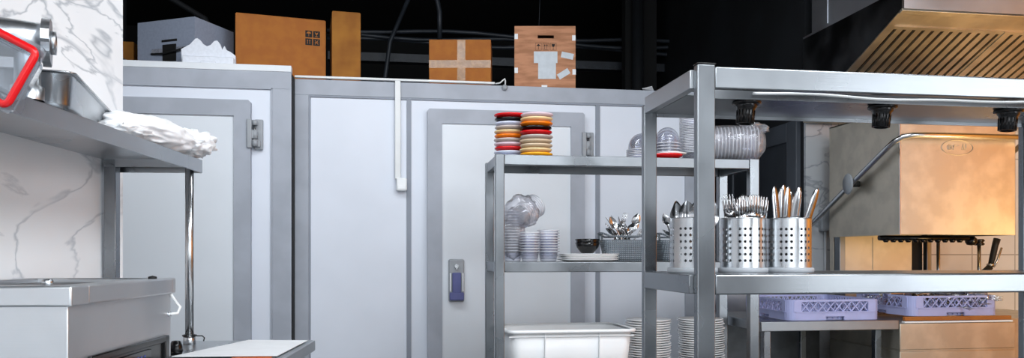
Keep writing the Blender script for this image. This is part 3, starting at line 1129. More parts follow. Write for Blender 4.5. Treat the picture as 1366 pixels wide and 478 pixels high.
def spoon_bm():
    b = B()
    strip(b, [(0, 0.007, 0), (0.004, 0.0095, 0), (0.04, 0.008, 0.001), (0.09, 0.0045, 0.003), (0.130, 0.0035, 0.002), (0.142, 0.006, 0)])
    rings = []
    for i in range(11):
        s = i / 10
        w = 0.0205 * math.sin(PI * (0.06 + 0.92 * s) ** 0.85) ** 0.7 if 0 < s < 1 else 0.002
        y = 0.008 * math.sin(PI * s)
        row = []
        for k in range(9):
            a = -1 + 2 * k / 8
            row.append((w * a, y * (1 - a * a), 0.138 + 0.062 * s))
        rings.append(row)
    b.loft(rings, closed=False)
    b2 = [[(x, y - 0.0012, z) for x, y, z in r] for r in rings]
    b.loft(b2, closed=False)
    return b


def knife_bm():
    b = B()
    strip(b, [(0, 0.006, 0), (0.004, 0.0095, 0), (0.05, 0.0085, 0), (0.095, 0.0065, 0), (0.100, 0.0085, 0), (0.14, 0.0105, 0), (0.190, 0.0100, 0), (0.210, 0.006, 0), (0.217, 0.001, 0)], 0.0022)
    return b


def place_cutlery(proto, n, cx, cy, z, spread, lean, label, group, cat, seed, first=True, hvar=0.012, up=True, dirbias=0.0):
    rr = random.Random(seed)
    for i in range(n):
        if i == 0 and first:
            o = proto
        else:
            o = proto.copy()
            COL.objects.link(o)
        a = 2 * PI * i / n + rr.uniform(-0.3, 0.3)
        q = spread * math.sqrt((i + 0.5) / n)
        ln = lean * q / spread
        dx, dy = math.cos(a), math.sin(a)
        bx_, by_ = cx + dx * q * 0.35, cy + dy * q * 0.35
        rot = Matrix.Rotation(rr.uniform(-0.5, 0.5), 4, 'Z')
        axis = Vector((-dy, dx, 0))
        m = Matrix.Rotation(ln + rr.uniform(-0.03, 0.03), 4, axis) @ Matrix.Rotation(dirbias, 4, 'Y') @ rot
        o.rotation_euler = m.to_euler()
        o.location = (bx_, by_, z + rr.uniform(0, hvar))
        tag(o, label, cat, group)


# woven baskets with cutlery on the middle shelf
def basket(label, x, y, rz, seed, col='weave'):
    t = thing('woven_basket', label, 'basket', (x, y, SHM), rz)
    b = B()
    h = 0.105
    secs = []
    for z, w, d in ((0, 0.195, 0.13), (0.02, 0.202, 0.135), (0.05, 0.213, 0.145), (0.08, 0.226, 0.156), (h, 0.236, 0.165)):
        secs.append(rrect(w, d, 0.035, z, 6))
    b.loft(secs, cap0=True)
    solidify(b.obj('basket_wall', 'weave', t, recalc=True), 0.004)
    b = B()
    ring = rrect(0.24, 0.168, 0.036, 0, 8)
    pts = []
    for (px, py, pz) in ring:
        lift = 0.030 * max(0, (abs(px) - 0.07) / 0.05) ** 0.6 if abs(px) > 0.07 else 0
        pts.append((px * (1 + 0.25 * lift), py, h + 0.002 + min(0.034, lift)))
    pts.append(pts[0])
    b.tube(pts, 0.0052, 8, caps=False)
    for sx in (-1, 1):
        for sy_ in (-0.045, 0.045):
            b.tube([(sx * 0.117, sy_, h - 0.004), (sx * 0.121, sy_, h + 0.034)], 0.005, 6)
    b.obj('basket_rim', 'weave', t)
    return t


fk = fork_bm().obj('fork', 'cutlery')
spn = spoon_bm().obj('spoon', 'cutlery')
knf = knife_bm().obj('knife', 'cutlery')
basket('grey woven plastic basket of cutlery beside the white plates', 1.145, 3.755, R(-6), 1)
basket('grey woven plastic basket of cutlery mostly behind the pass station post', 1.435, 3.80, R(4), 2)


def basket_cutlery(proto, n, cx, cy, label, group, cat, seed, first, xs=0.07):
    rr = random.Random(seed)
    for i in range(n):
        if i == 0 and first:
            o = proto
        else:
            o = proto.copy()
            COL.objects.link(o)
        m = Matrix.Rotation(R(rr.uniform(20, 60)) * rr.choice((-1, 1)), 4, 'Y') @ Matrix.Rotation(R(rr.uniform(-25, 25)), 4, 'X') @ Matrix.Rotation(rr.uniform(0, 3), 4, 'Z')
        o.rotation_euler = m.to_euler()
        ax = m @ Vector((0, 0, 1))
        o.location = (cx + rr.uniform(-xs, xs) * 0.7 - ax.x * 0.07, cy + rr.uniform(-0.03, 0.03) - ax.y * 0.08, SHM + rr.uniform(0.015, 0.06))
        tag(o, label, cat, group)


basket_cutlery(spn, 8, 1.145, 3.755, 'steel spoon heaped in the woven basket beside the white plates', 'spoons in the left basket', 'spoon', 1, False)
basket_cutlery(fk, 7, 1.145, 3.755, 'steel fork heaped in the woven basket beside the white plates', 'forks in the left basket', 'fork', 4, False)
basket_cutlery(spn, 6, 1.435, 3.80, 'steel spoon heaped in the basket behind the pass station post', 'spoons in the right basket', 'spoon', 6, False)

# white tub and white plates on the low shelf
t = thing('plastic_tub', 'large white plastic tub on the lower rack shelf', 'tub', (0.855, 3.81, SHL))
b = B()
b.loft([rrect(0.54, 0.30, 0.05, 0.0), rrect(0.56, 0.32, 0.05, 0.01), rrect(0.595, 0.355, 0.05, 0.215)], cap0=True)
solidify(b.obj('tub_wall', 'white_plastic', t), 0.004)
b = B()
b.loft([rrect(0.594, 0.354, 0.05, 0.213), rrect(0.632, 0.386, 0.06, 0.213), rrect(0.638, 0.392, 0.06, 0.217), rrect(0.636, 0.390, 0.06, 0.226), rrect(0.622, 0.376, 0.055, 0.229), rrect(0.590, 0.350, 0.05, 0.226)])
b.obj('tub_rim', 'white_plastic', t)
b = B()
for x in (-0.13, 0.13):
    b.box(x - 0.002, x + 0.002, -0.186, -0.168, 0.06, 0.213)
b.box(-0.30, 0.30, -0.182, -0.176, 0.195, 0.2)
b.obj('tub_rib', 'white_plastic', t)

dp = None
for (cx, cy, n, zt, lab, grp) in ((1.295, 3.85, 21, 0.876, 'white dinner plate in the stack right beside the white tub', 'white plates beside the tub'),
                                  (1.565, 3.82, 22, 0.878, 'white dinner plate in the right stack on the lower rack shelf', 'white plates at the rack end')):
    pitch = (zt - SHL - 0.02) / (n - 1)
    rr = random.Random(n)
    for i in range(n):
        if dp is None:
            dp = plate_mesh(0.128, 0.021, 0.55, 0.004).obj('dinner_plate', 'plate_white')
            o = dp
        else:
            o = dp.copy()
            COL.objects.link(o)
        o.location = (cx + rr.uniform(-0.004, 0.004), cy + rr.uniform(-0.003, 0.003), SHL + i * pitch)
        if n == 21:
            o.scale = (0.9, 0.9, 1)
        tag(o, lab, 'plate', grp)

# ------------------------------------------------------------------ left shelf, table and what stands there
sh = thing('wall_shelf', 'long stainless steel shelf along the marble wall', 'shelf', (0, 0, 0), LA)
b = B()
b.box(-1.274, -0.944, -1.2, 2.97, 1.540, 1.545)
b.box(-0.947, -0.943, -1.2, 2.97, 1.498, 1.545, 0.0015)
b.box(-1.262, -0.947, 2.966, 2.97, 1.498, 1.543)
b.box(-1.262, -0.96, 2.90, 2.904, 1.512, 1.54)
b.obj('shelf_panel', 'steel_y', sh)
b = B()
b.box(-1.262, -1.222, 2.90, 2.94, 0.88, 1.54, 0.002)
b.obj('post', 'steel_z', sh)
b = B()
b.tube([(-0.966, 2.90, 0.88), (-0.966, 2.90, 1.54)], 0.0145, 20)
b.obj('round_post', 'chrome', sh)['label'] = 'round polished upright'
b = B()
b.lathe([(0.0145, 0), (0.021, 0.0), (0.021, 0.028), (0.0145, 0.03)], (-0.966, 2.90, 0.880), 24)
b.obj('post_collar', 'chrome', sh)
b = B()
b.tube([(-0.966 + 0.0225 * math.cos(a), 2.90 + 0.0225 * math.sin(a), 0.912) for a in [R(x) for x in range(-60, 300, 20)]], 0.003, 6)
b.tube([(-0.946, 2.885, 0.912), (-0.915, 2.88, 0.912), (-0.908, 2.882, 0.905), (-0.912, 2.885, 0.893)], 0.0022, 6)
o = b.obj('cable_tie', 'black_plastic', sh)

tb = thing('steel_table', 'stainless steel work table below the wall shelf', 'table', (0, 0, 0), LA)
b = B()
b.box(-1.265, -0.545, -1.0, 3.02, 0.84, 0.88, 0.004)
b.obj('tabletop', 'steel_y', tb)
for x, y in ((-0.60, 2.97), (-1.23, 2.97), (-0.60, 0.9), (-1.23, 0.9)):
    B().box(x - 0.02, x + 0.02, y - 0.02, y + 0.02, 0, 0.84, 0.003).obj('leg', 'steel_z', tb)
b = B()
b.box(-1.23, -0.58, -0.9, 2.97, 0.25, 0.28, 0.003)
b.obj('undershelf', 'steel_y', tb)

# sheets on the table
pp = thing('paper_sheet', 'white paper sheet lying on the steel table end', 'paper', L(-0.72, 2.68, 0.8815), LA)
B().quad((-0.17, -0.17, 0.003), (0.15, -0.17, 0.003), (0.158, 0.27, 0.003), (-0.06, 0.30, 0.003)).obj('sheet', 'paper', pp)
for o in pp.children:
    solidify(o, 0.002, 1)
mg = thing('leaflet', 'printed leaflet with orange pictures under the paper sheet', 'leaflet', L(-0.605, 2.50, 0.8805), LA + R(8))
b = B().box(-0.10, 0.02, -0.15, 0.15, 0, 0.0012)
b.obj('leaflet_sheet', 'orange_print', mg)

# appliance (refrigerated bowl counter / basin box) on the table
ap = thing('countertop_appliance', 'stainless steel countertop appliance with black framed front panel', 'appliance', (0, 0, 0), LA)
AX0, AX1, AY0, AY1 = -1.255, -0.838, 1.77, 2.40
b = B()
b.box(AX0, AX1 - 0.012, AY0 + 0.010, AY1 - 0.008, 0.90, 1.09, 0.003)
b.obj('body', 'steel_light', ap)
b = B()
# raised rim as a frame, open in the middle
b.box(AX0, AX1, AY0, AY0 + 0.085, 1.087, 1.132, 0.005)
b.box(AX0, AX1, AY1 - 0.03, AY1, 1.087, 1.132, 0.005)
b.box(AX1 - 0.06, AX1, AY0 + 0.08, AY1 - 0.025, 1.087, 1.132, 0.005)
b.box(AX0, AX0 + 0.04, AY0 + 0.08, AY1 - 0.025, 1.087, 1.132, 0.005)
b.obj('top_rim', 'steel_light', ap)
b = B()
b.box(AX0 + 0.03, AX1 - 0.05, AY0 + 0.08, AY1 - 0.03, 1.105, 1.120)
b.obj('lid', 'steel_dark', ap)
b = B()
b.lathe([(0, 0), (0.012, 0), (0.013, 0.010), (0.009, 0.014), (0, 0.015)], (AX1 - 0.085, AY0 + 0.07, 1.131), 20)
b.obj('lid_knob', 'chrome', ap)
b = B()
b.lathe([(0, 0), (0.012, 0), (0.011, 0.006), (0, 0.009)], (AX1 - 0.03, AY1 - 0.10, 1.132), 16)
b.obj('foot_pad', 'black_rubber', ap)
b = B()   # dark framed window on the right-hand face, real frame
fx = AX1 - 0.012
b.box(fx - 0.002, fx + 0.010, AY0 + 0.10, AY1 - 0.06, 0.950, 0.968, 0.003)
b.box(fx - 0.002, fx + 0.010, AY1 - 0.075, AY1 - 0.045, 0.90, 0.968, 0.003)
b.box(fx - 0.002, fx + 0.010, AY0 + 0.10, AY0 + 0.12, 0.90, 0.955, 0.003)
b.box(fx - 0.002, fx + 0.002, AY0 + 0.11, AY1 - 0.06, 0.90, 0.955)
pf = b.obj('panel_frame', 'black_plastic', ap)
b = B()
b.box(fx + 0.002, fx + 0.006, AY0 + 0.22, AY1 - 0.17, 0.902, 0.943, 0.002)
b.obj('display', 'display', pf)
b = B()
for i in range(5):
    y = AY0 + 0.32 + i * 0.022
    b.box(fx + 0.006, fx + 0.0066, y, y + 0.012, 0.925, 0.931)
b.obj('display_print', 'display_blue', pf)
for x in (AX0 + 0.04, AX1 - 0.05):
    for y in (AY0 + 0.05, AY1 - 0.05):
        B().tube([(x, y, 0.88), (x, y, 0.902)], 0.014, 12).obj('foot', 'black_rubber', ap)
b = B()
b.tube([(fx + 0.004, AY1 - 0.02, 1.085), (fx + 0.010, AY1 + 0.005, 1.06), (fx + 0.022, AY1 + 0.005, 1.045), (fx + 0.020, AY1 - 0.01, 1.028), (fx + 0.004, AY1 - 0.03, 1.027)], 0.0042, 8)
b.obj('hose', 'white_cable', ap)['label'] = 'small bent white tube'
b = B()
b.tube([(fx - 0.004, AY1 - 0.03, 1.027), (fx + 0.008, AY1 - 0.03, 1.027)], 0.007, 12)
b.obj('hose_fitting', 'chrome', ap)
b = B()
b.lathe([(0, 0), (0.018, 0.0), (0.022, 0.01), (0.019, 0.03), (0.013, 0.042), (0, 0.044)], seg=20)
o = b.obj('black_knob', 'black_plastic', loc=L(-0.915, 2.62, 0.88))
tag(o, 'black knob on the steel table behind the appliance', 'knob')

# mincer head on the shelf
mc = thing('mincer_head', 'cast metal mincer head standing on the wall shelf', 'mincer', L(-0.925, 1.862, 1.5455), LA + R(22))
b = B()
b.lathe([(0.034, 0), (0.034, 0.03), (0.027, 0.034), (0.026, 0.115)], (-0.047, 0, 0), 28)
b.obj('feed_neck', 'alu', mc)
b = B()
ry = Matrix.Translation((-0.30, 0, 0.137)) @ Matrix.Rotation(R(90), 4, 'Y')
b.lathe([(0, 0), (0.052, 0), (0.05, 0.10), (0.043, 0.20), (0.038, 0.285), (0.03, 0.29)], (0, 0, 0), 32, mtx=ry)
b.obj('barrel', 'alu', mc)
b = B()
ry = Matrix.Translation((-0.012, 0, 0.115)) @ Matrix.Rotation(R(90), 4, 'Y')
prof = []
ring0, ring1, n = [], [], 48
for k in range(n):
    a = 2 * PI * k / n
    r = 0.050 + 0.0075 * (1 if (k % 16) in (6, 7, 8, 9) else 0)
    ring0.append((0.0, r * math.cos(a), r * math.sin(a)))
    ring1.append((0.017, r * math.cos(a), r * math.sin(a)))
sh_ = Matrix.Translation((-0.018, 0, 0.137))
b.loft([[sh_ @ Vector(p) for p in ring0], [sh_ @ Vector(p) for p in ring1]], cap0=True, cap1=True, smooth=False)
b.obj('ring_nut', 'alu', mc)
b = B()
b.lathe([(0, 0), (0.026, 0), (0.026, 0.010), (0.017, 0.011), (0.017, 0.006), (0, 0.006)], (0, 0, 0), 28, mtx=Matrix.Translation((-0.001, 0, 0.134)) @ Matrix.Rotation(R(90), 4, 'Y'))
b.obj('outlet', 'alu', mc)

# clear container with a red rim lying tilted in front of the mincer
e1 = Vector((-0.885, 0.0, 0.465)).normalized()
nrm = Vector((0.05, -1, 0.0)).normalized()
e2 = nrm.cross(e1).normalized()
if e2.z > 0:
    e2 = -e2
cc = thing('storage_container', 'clear plastic container with bright red rim tilted on the wall shelf', 'container', L(-0.822, 1.60, 1.594), LA)


def cp(a, c, dd):
    return e1 * a + e2 * c - nrm * dd


def crect(a0, a1, c0, c1, r, dd):
    out = []
    for (qa, qc, s) in ((1, 1, 0), (-1, 1, 90), (-1, -1, 180), (1, -1, 270)):
        for i in range(5):
            an = R(s + 22.5 * i)
            ca = (a1 - r if qa > 0 else a0 + r)
            c_ = (c1 - r if qc > 0 else c0 + r)
            out.append(cp(ca + r * math.cos(an), c_ + r * math.sin(an), dd))
    return out


b = B()
b.loft([crect(0.004, 0.246, 0.004, 0.116, 0.012, 0.0), crect(0.012, 0.238, 0.010, 0.110, 0.014, 0.05), crect(0.018, 0.232, 0.014, 0.105, 0.016, 0.085)], cap1=True)
solidify(b.obj('container_wall', 'clear_box', cc), 0.003)
b = B()
rg = crect(0.0, 0.25, 0.0, 0.12, 0.012, 0.0)
b.tube(rg + [rg[0], rg[1]], 0.0078, 8, caps=False)
b.obj('rim', 'red', cc)['label'] = 'bright red rim'
b = B()
b.loft([crect(-0.012, 0.262, -0.014, 0.134, 0.014, 0.003), crect(-0.012, 0.262, -0.014, 0.134, 0.014, 0.010)], cap0=False)
b.loft([crect(-0.012, 0.262, -0.014, 0.134, 0.014, 0.010), crect(0.004, 0.246, 0.004, 0.116, 0.012, 0.010)])
b.obj('lip', 'clear_box', cc)

# long food pan
pn = thing('food_pan', 'long stainless steel food pan on the wall shelf beside the mincer', 'pan', L(-0.920, 1.95, 1.5475), LA + R(15))
b = B()
wp, lp, hp_ = 0.19, 0.63, 0.086


def pr(w, l, r, z):
    return rrect(w, l, r, z, 6, -wp / 2, lp / 2)


b.loft([pr(wp - 0.05, lp - 0.05, 0.03, 0.0), pr(wp - 0.034, lp - 0.034, 0.035, 0.004), pr(wp - 0.026, lp - 0.026, 0.038, 0.014), pr(wp - 0.018, lp - 0.018, 0.04, hp_ - 0.003), pr(wp - 0.012, lp - 0.012, 0.04, hp_), pr(wp + 0.006, lp + 0.006, 0.025, hp_)], cap0=True)
solidify(b.obj('pan_body', 'steel_y', pn), 0.0012)
b = B()
rg = pr(wp + 0.006, lp + 0.006, 0.025, hp_)
b.tube(rg + [rg[0], rg[1]], 0.0022, 8, caps=False)
b.obj('pan_rim', 'chrome', pn)

# white bag on the end of the shelf
bg = crumple('plastic_bag', L(-1.02, 2.70, 1.596), (0.10, 0.27, 0.056), 'bag_white', 2.2, 0.15, 1.9, 5, zmin=1.5465)
bg.rotation_euler = (0, 0, LA - R(5))
tag(bg, 'crumpled white plastic bag at the end of the wall shelf', 'bag')
for (x, y, z, r, s) in ((-0.965, 2.93, 1.600, (0.07, 0.10, 0.045), 5.5), (-1.00, 2.42, 1.570, (0.06, 0.10, 0.022), 8.1)):
    o = crumple('bag_fold', (0, 0, 0), r, 'bag_white', s, 0.35, 3.2, 4)
    o.parent = bg
    o.matrix_parent_inverse = Matrix.Identity(4)
    q = Vector(L(x, y, z)) - Vector(bg.location)
    q.rotate(Matrix.Rotation(-(LA - R(5)), 3, 'Z'))
    o.location = q

# ------------------------------------------------------------------ pass station in front
PX0, PX1, PY0, PY1 = 0.685, 2.45, 1.70, 2.06
ps = thing('pass_station', 'stainless steel pass station with two shelves in the foreground', 'pass shelf', (0, 0, 0))
for (x, y, w, z1) in ((PX0 + 0.002, PY0 - 0.002, 0.043, 1.629), (0.676, PY1 - 0.02, 0.036, 1.60), (1.808, PY1 - 0.03, 0.04, 1.60), (PX1 - 0.043, PY0 - 0.002, 0.043, 1.629)):
    b = B()
    b.box(x, x + w, y, y + 0.022, 0, z1, 0.0025)
    b.obj('post', 'steel_z', ps)
b = B()
b.box(PX0 + 0.001, PX0 + 0.046, PY0 - 0.003, PY0 + 0.021, 1.629, 1.632, 0.001)
b.obj('post_cap', 'black_plastic', ps)
b = B()
b.box(PX0 + 0.045, PX1 - 0.043, PY0, PY0 + 0.02, 1.576, 1.625, 0.003)
b.obj('top_front_rail', 'steel_x', ps)
b = B()
b.box(0.678, 0.698, PY0 + 0.02, PY1 - 0.02, 1.577, 1.620, 0.002)
b.obj('top_side_rail', 'steel_y', ps)
b = B()
b.box(0.712, PX1, PY1 - 0.02, PY1, 1.571, 1.615, 0.002)
b.obj('top_rear_rail', 'steel_x', ps)
b = B()
b.box(PX0 + 0.015, PX1, 1.790, 2.042, 1.577, 1.580)
b.box(PX0 + 0.045, PX1, 1.788, 1.792, 1.571, 1.592)
b.box(PX0 + 0.045, PX1, 2.036, 2.041, 1.568, 1.580)
b.obj('top_shelf', 'steel_x', ps)
b = B()
b.box(PX0 + 0.045, PX1, PY0, PY0 + 0.03, 1.109, 1.155, 0.004)
b.box(0.712, PX1, PY1 - 0.03, PY1, 1.111, 1.154, 0.003)
b.box(0.676, 0.70, PY0 + 0.02, PY1 - 0.02, 1.111, 1.154, 0.002)
b.box(0.70, PX1, PY0 + 0.004, PY1 - 0.003, 1.150, 1.1555, 0.001)
b.obj('middle_shelf', 'steel_x', ps)
b = B()
b.box(0.69, PX1, PY0, PY1, 0.86, 0.90, 0.003)
b.obj('lower_shelf', 'steel_x', ps)
# white cable draped over the shelf edge
b = B()
pts = []
n = 90
for i in range(n):
    x = 0.86 + (1.95 - 0.86) * i / (n - 1)
    z = 1.584 + 0.004 * math.sin(x * 8.5) + 0.0025 * math.sin(x * 19 + 1)
    pts.append((x, 1.781, 1.5835 + (z - 1.584) * 0.7))
b.tube(pts, 0.0035, 8)
tag(b.obj('lamp_cable', 'white_cable'), 'white cable lying along the top shelf edge of the pass station', 'cable')

# black lamp holders
def lamp_holder(x, y, label, tilt):
    t = thing('lamp_holder', label, 'lamp holder', (x, y, 1.577), 0, 'black lamp holders under the pass shelf')
    b = B()
    b.lathe([(0, 0), (0.033, 0), (0.035, -0.003), (0.035, -0.008), (0.030, -0.0105), (0, -0.0105)], seg=32)
    b.obj('flange', 'black_plastic', t)
    m = Matrix.Rotation(tilt, 4, 'Y')
    b = B()
    b.lathe([(0.026, -0.008), (0.0265, -0.014), (0.0225, -0.019), (0.0212, -0.030), (0.0200, -0.056), (0.0165, -0.057), (0.0165, -0.03), (0, -0.03)], seg=28, mtx=m)
    for k in range(16):
        a = 2 * PI * k / 16
        b.tube([m @ Vector((0.0215 * math.cos(a), 0.0215 * math.sin(a), -0.024)), m @ Vector((0.0203 * math.cos(a), 0.0203 * math.sin(a), -0.056))], 0.0013, 5)
    b.obj('socket', 'black_plastic', t)
    return t


lamp_holder(0.869, 1.835, 'black lamp holder under the pass shelf, above the middle cutlery cylinder', R(4))
lamp_holder(1.233, 1.835, 'black lamp holder under the pass shelf, before the dishwasher hood corner', R(5))
lamp_holder(1.590, 1.835, 'black lamp holder under the pass shelf, rightmost at the rear post', R(5))


# cutlery cylinders with real perforations
def perforated(b, r, h, z0, ncol, rows, pitch, zfirst, hr, pattern):
    dz = pitch
    wa = 2 * PI / ncol
    z_lo = zfirst
    cols = []
    def pt(a, z, rr=r):
        return (rr * math.cos(a), rr * math.sin(a), z)
    vcache = {}
    def vt(a, z):
        k = (round(math.cos(a), 5), round(math.sin(a), 5), round(z, 5))
        if k not in vcache:
            vcache[k] = b.bm.verts.new(pt(a, z))
        return vcache[k]
    for c in range(ncol):
        a0, a1 = c * wa, (c + 1) * wa
        am = (a0 + a1) / 2
        hole = pattern[c % len(pattern)]
        zs = [z0] + [z_lo + i * dz for i in range(rows + 1)] + [z0 + h]
        for i in range(len(zs) - 1):
            za, zb = zs[i], zs[i + 1]
            zm = (za + zb) / 2
            outer = [vt(a1, zm), vt(a1, zb), vt(am, zb), vt(a0, zb), vt(a0, zm), vt(a0, za), vt(am, za), vt(a1, za)]
            if hole and 0 < i < len(zs) - 2:
                inner = []
                for k in range(8):
                    t = 2 * PI * k / 8
                    inner.append(b.bm.verts.new(pt(am + hr / r * math.cos(t), zm + hr * math.sin(t))))
                for k in range(8):
                    f = b.bm.faces.new((outer[k], outer[(k + 1) % 8], inner[(k + 1) % 8], inner[k]))
                    f.smooth = True
            else:
                f = b.bm.faces.new(outer)
                f.smooth = True
    return b


def cylinder_holder(x, y, label, rot):
    t = thing('cutlery_cylinder', label, 'cutlery holder', (x, y, 1.1556), rot, 'perforated cutlery cylinders on the pass shelf')
    b = B()
    perforated(b, 0.0555, 0.122, 0.012, 28, 6, 0.0156, 0.022, 0.0036, (1, 1, 1, 0))
    w = b.obj('perforated_wall', 'steel_cyl', t)
    b = B()
    b.lathe([(0, 0), (0.060, 0), (0.0615, 0.002), (0.0615, 0.010), (0.059, 0.012), (0.056, 0.012), (0.056, 0.006), (0, 0.006)], seg=40)
    b.obj('drip_tray', 'grey_plastic', t)
    b = B()
    b.lathe([(0.0545, 0.1335), (0.0562, 0.1335), (0.0565, 0.135), (0.0560, 0.1362), (0.0545, 0.136)], seg=40, close=True)
    b.obj('rolled_rim', 'chrome', t)
    return t


cylinder_holder(0.750, 1.885, 'perforated steel cylinder of spoons, leftmost on the pass shelf', 0.1)
cylinder_holder(0.883, 1.885, 'perforated steel cylinder of forks between the two others', 0.45)
cylinder_holder(1.006, 1.885, 'perforated steel cylinder of knives, rightmost on the pass shelf', 0.2)
ZB = 1.1556 + 0.008
place_cutlery(spn, 9, 0.750, 1.885, ZB - 0.035, 0.05, 0.20, 'steel spoon standing bowl up in the leftmost cutlery cylinder', 'spoons in the leftmost cylinder', 'spoon', 11)
place_cutlery(fk, 20, 0.883, 1.885, ZB - 0.030, 0.05, 0.20, 'steel fork standing tines up in the middle cutlery cylinder', 'forks in the middle cylinder', 'fork', 12, hvar=0.018)
place_cutlery(knf, 11, 0.998, 1.885, ZB - 0.014, 0.045, 0.22, 'steel table knife standing blade up in the rightmost cutlery cylinder', 'knives in the rightmost cylinder', 'knife', 13, dirbias=0.10)

# ------------------------------------------------------------------ dish table, dishwasher
tt = thing('dish_table', 'stainless steel dish table left of the hood dishwasher', 'table', (0, 0, 0))
b = B()
b.box(1.79, 2.522, 3.62, 3.65, 0.826, 0.873, 0.003)
b.box(1.79, 1.82, 3.65, 4.38, 0.826, 0.873, 0.003)
b.box(1.82, 2.522, 3.65, 4.38, 0.862, 0.868)
b.box(1.79, 2.50, 4.38, 4.40, 0.826, 0.97, 0.003)
b.obj('tabletop', 'steel_x', tt)
for x, y in ((1.815, 3.64), (1.815, 4.30), (2.37, 4.30), (2.46, 3.72)):
    B().box(x, x + 0.035, y, y + 0.035, 0, 0.83, 0.003).obj('leg', 'steel_z', tt)
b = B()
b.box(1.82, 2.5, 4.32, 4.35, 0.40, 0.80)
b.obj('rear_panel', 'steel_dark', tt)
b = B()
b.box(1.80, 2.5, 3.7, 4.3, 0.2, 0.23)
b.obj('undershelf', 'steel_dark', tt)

DX0, DX1, DY0, DY1 = 2.527, 3.175, 3.62, 4.26
dw = thing('hood_dishwasher', 'hood type dishwasher with raised stainless steel hood', 'dishwasher', (0, 0, 0))
b = B()
b.box(DX0, DX1, DY0, DY1, 0.10, 0.715, 0.004)
b.box(DX0, DX1, DY0, DY1, 0.722, 0.855, 0.004)
b.box(DX0 + 0.004, DX1 - 0.004, DY0 + 0.004, DY1 - 0.004, 0.71, 0.73)
b.obj('body', 'steel_hood', dw)
for x, y in ((DX0 + 0.05, DY0 + 0.05), (DX1 - 0.05, DY0 + 0.05), (DX0 + 0.05, DY1 - 0.05), (DX1 - 0.05, DY1 - 0.05)):
    B().tube([(x, y, 0), (x, y, 0.10)], 0.02, 14).obj('foot', 'black_rubber', dw)
b = B()
b.box(DX0 + 0.03, DX1 - 0.02, DY0 + 0.002, DY0 + 0.022, 0.868, 0.888, 0.002)
b.obj('rack_rail', 'cardboard', dw)['label'] = 'rack guide rail with orange light put into its brown colour'  # brown colour stands in for orange light on the guide
b = B()
b.box(DX0 + 0.03, DX1 - 0.02, DY1 - 0.05, DY1 - 0.03, 0.868, 0.888, 0.002)
b.obj('rack_rail', 'cardboard', dw)['label'] = 'rack guide rail with orange light put into its brown colour'
b = B()
b.box(DX0 + 0.03, DX1 - 0.01, DY0 + 0.004, DY0 + 0.03, 0.857, 0.865, 0.001)
b.obj('rail_pad', 'white_plastic', dw)
# hood: five-sided shell, open below
b = B()
HZ0, HZ1 = 1.30, 1.935
th = 0.006
b.box(DX0, DX1, DY0, DY0 + th, HZ0, HZ1, 0.002)
b.box(DX0, DX1, DY1 - th, DY1, HZ0, HZ1)
b.box(DX0, DX0 + th, DY0 + th, DY1 - th, HZ0, HZ1)
b.box(DX1 - th, DX1, DY0 + th, DY1 - th, HZ0, HZ1)
b.box(DX0, DX1, DY0, DY1, HZ1 - th, HZ1)
hd = b.obj('hood', 'steel_hood', dw)
b = B()
b.box(DX0 - 0.001, DX0 + 0.006, DY0 - 0.002, DY0 + 0.004, HZ0, HZ1)
b.obj('corner_seam', 'chrome', hd)
# embossed oval badge with script lettering as on the machine
b = B()
cxo, czo, ax, az = 2.845, 1.742, 0.088, 0.038
b.tube([(cxo + ax * math.cos(a), DY0 - 0.001, czo + az * math.sin(a)) for a in [R(x) for x in range(0, 370, 10)]], 0.0022, 6)
def arc(cx, cz, rx, rz, a0, a1, n=10):
    return [(cx + rx * math.cos(R(a0 + (a1 - a0) * i / n)), DY0 - 0.001, cz + rz * math.sin(R(a0 + (a1 - a0) * i / n))) for i in range(n + 1)]
k0 = cxo - 0.054
for path in (arc(k0 + .010, czo, .012, .014, 0, 360, 14), arc(k0 + .010, czo, .005, .007, 0, 360, 10),
             [(k0 + .032, DY0 - .001, czo - .012), (k0 + .032, DY0 - .001, czo + .010)], arc(k0 + .040, czo + .004, .008, .007, 180, 30),
             [(k0 + .054, DY0 - .001, czo + .010), (k0 + .068, DY0 - .001, czo + .010), (k0 + .054, DY0 - .001, czo - .011), (k0 + .069, DY0 - .001, czo - .011)],
             [(k0 + .080, DY0 - .001, czo - .012), (k0 + .086, DY0 - .001, czo + .019), (k0 + .092, DY0 - .001, czo - .012)],
             [(k0 + .102, DY0 - .001, czo - .012), (k0 + .102, DY0 - .001, czo + .018)]):
    b.tube(path, 0.0018, 5)
b.obj('badge', 'steel_hood', hd)['label'] = 'embossed oval badge'
# handle bar going round the hood
b = B()
hp2 = [(DX0 - 0.045, 4.40, 1.368), (DX0 - 0.045, 4.34, 1.40)]
hp2 += [(DX0 - 0.045, 4.34 - (4.34 - 3.66) * s, 1.40 + (1.735 - 1.40) * s) for s in [i / 8 for i in range(1, 9)]]
hp2 += [(DX0 - 0.040, 3.61, 1.762), (DX0 - 0.015, 3.575, 1.783), (DX0 + 0.03, 3.56, 1.790), (DX0 + 0.10, 3.56, 1.792), (DX1 + 0.0, 3.56, 1.792), (DX1 + 0.04, 3.58, 1.785), (DX1 + 0.045, 3.64, 1.76), (DX1 + 0.045, 4.40, 1.368)]
b.tube(hp2, 0.0135, 16)
b.obj('lift_handle', 'chrome', dw)
b = B()
b.tube([(DX0 - 0.045, 4.40, 1.372), (DX0 - 0.045, 4.455, 1.342)], 0.017, 14)
b.obj('handle_end', 'black_rubber', dw)
b = B()
for yy, zz in ((3.97, 1.583), ):
    b.tube([(DX0 + 0.002, yy, zz), (DX0 - 0.045, yy, zz)], 0.016, 14)
b.obj('pivot_pin', 'black_rubber', dw)
b = B()
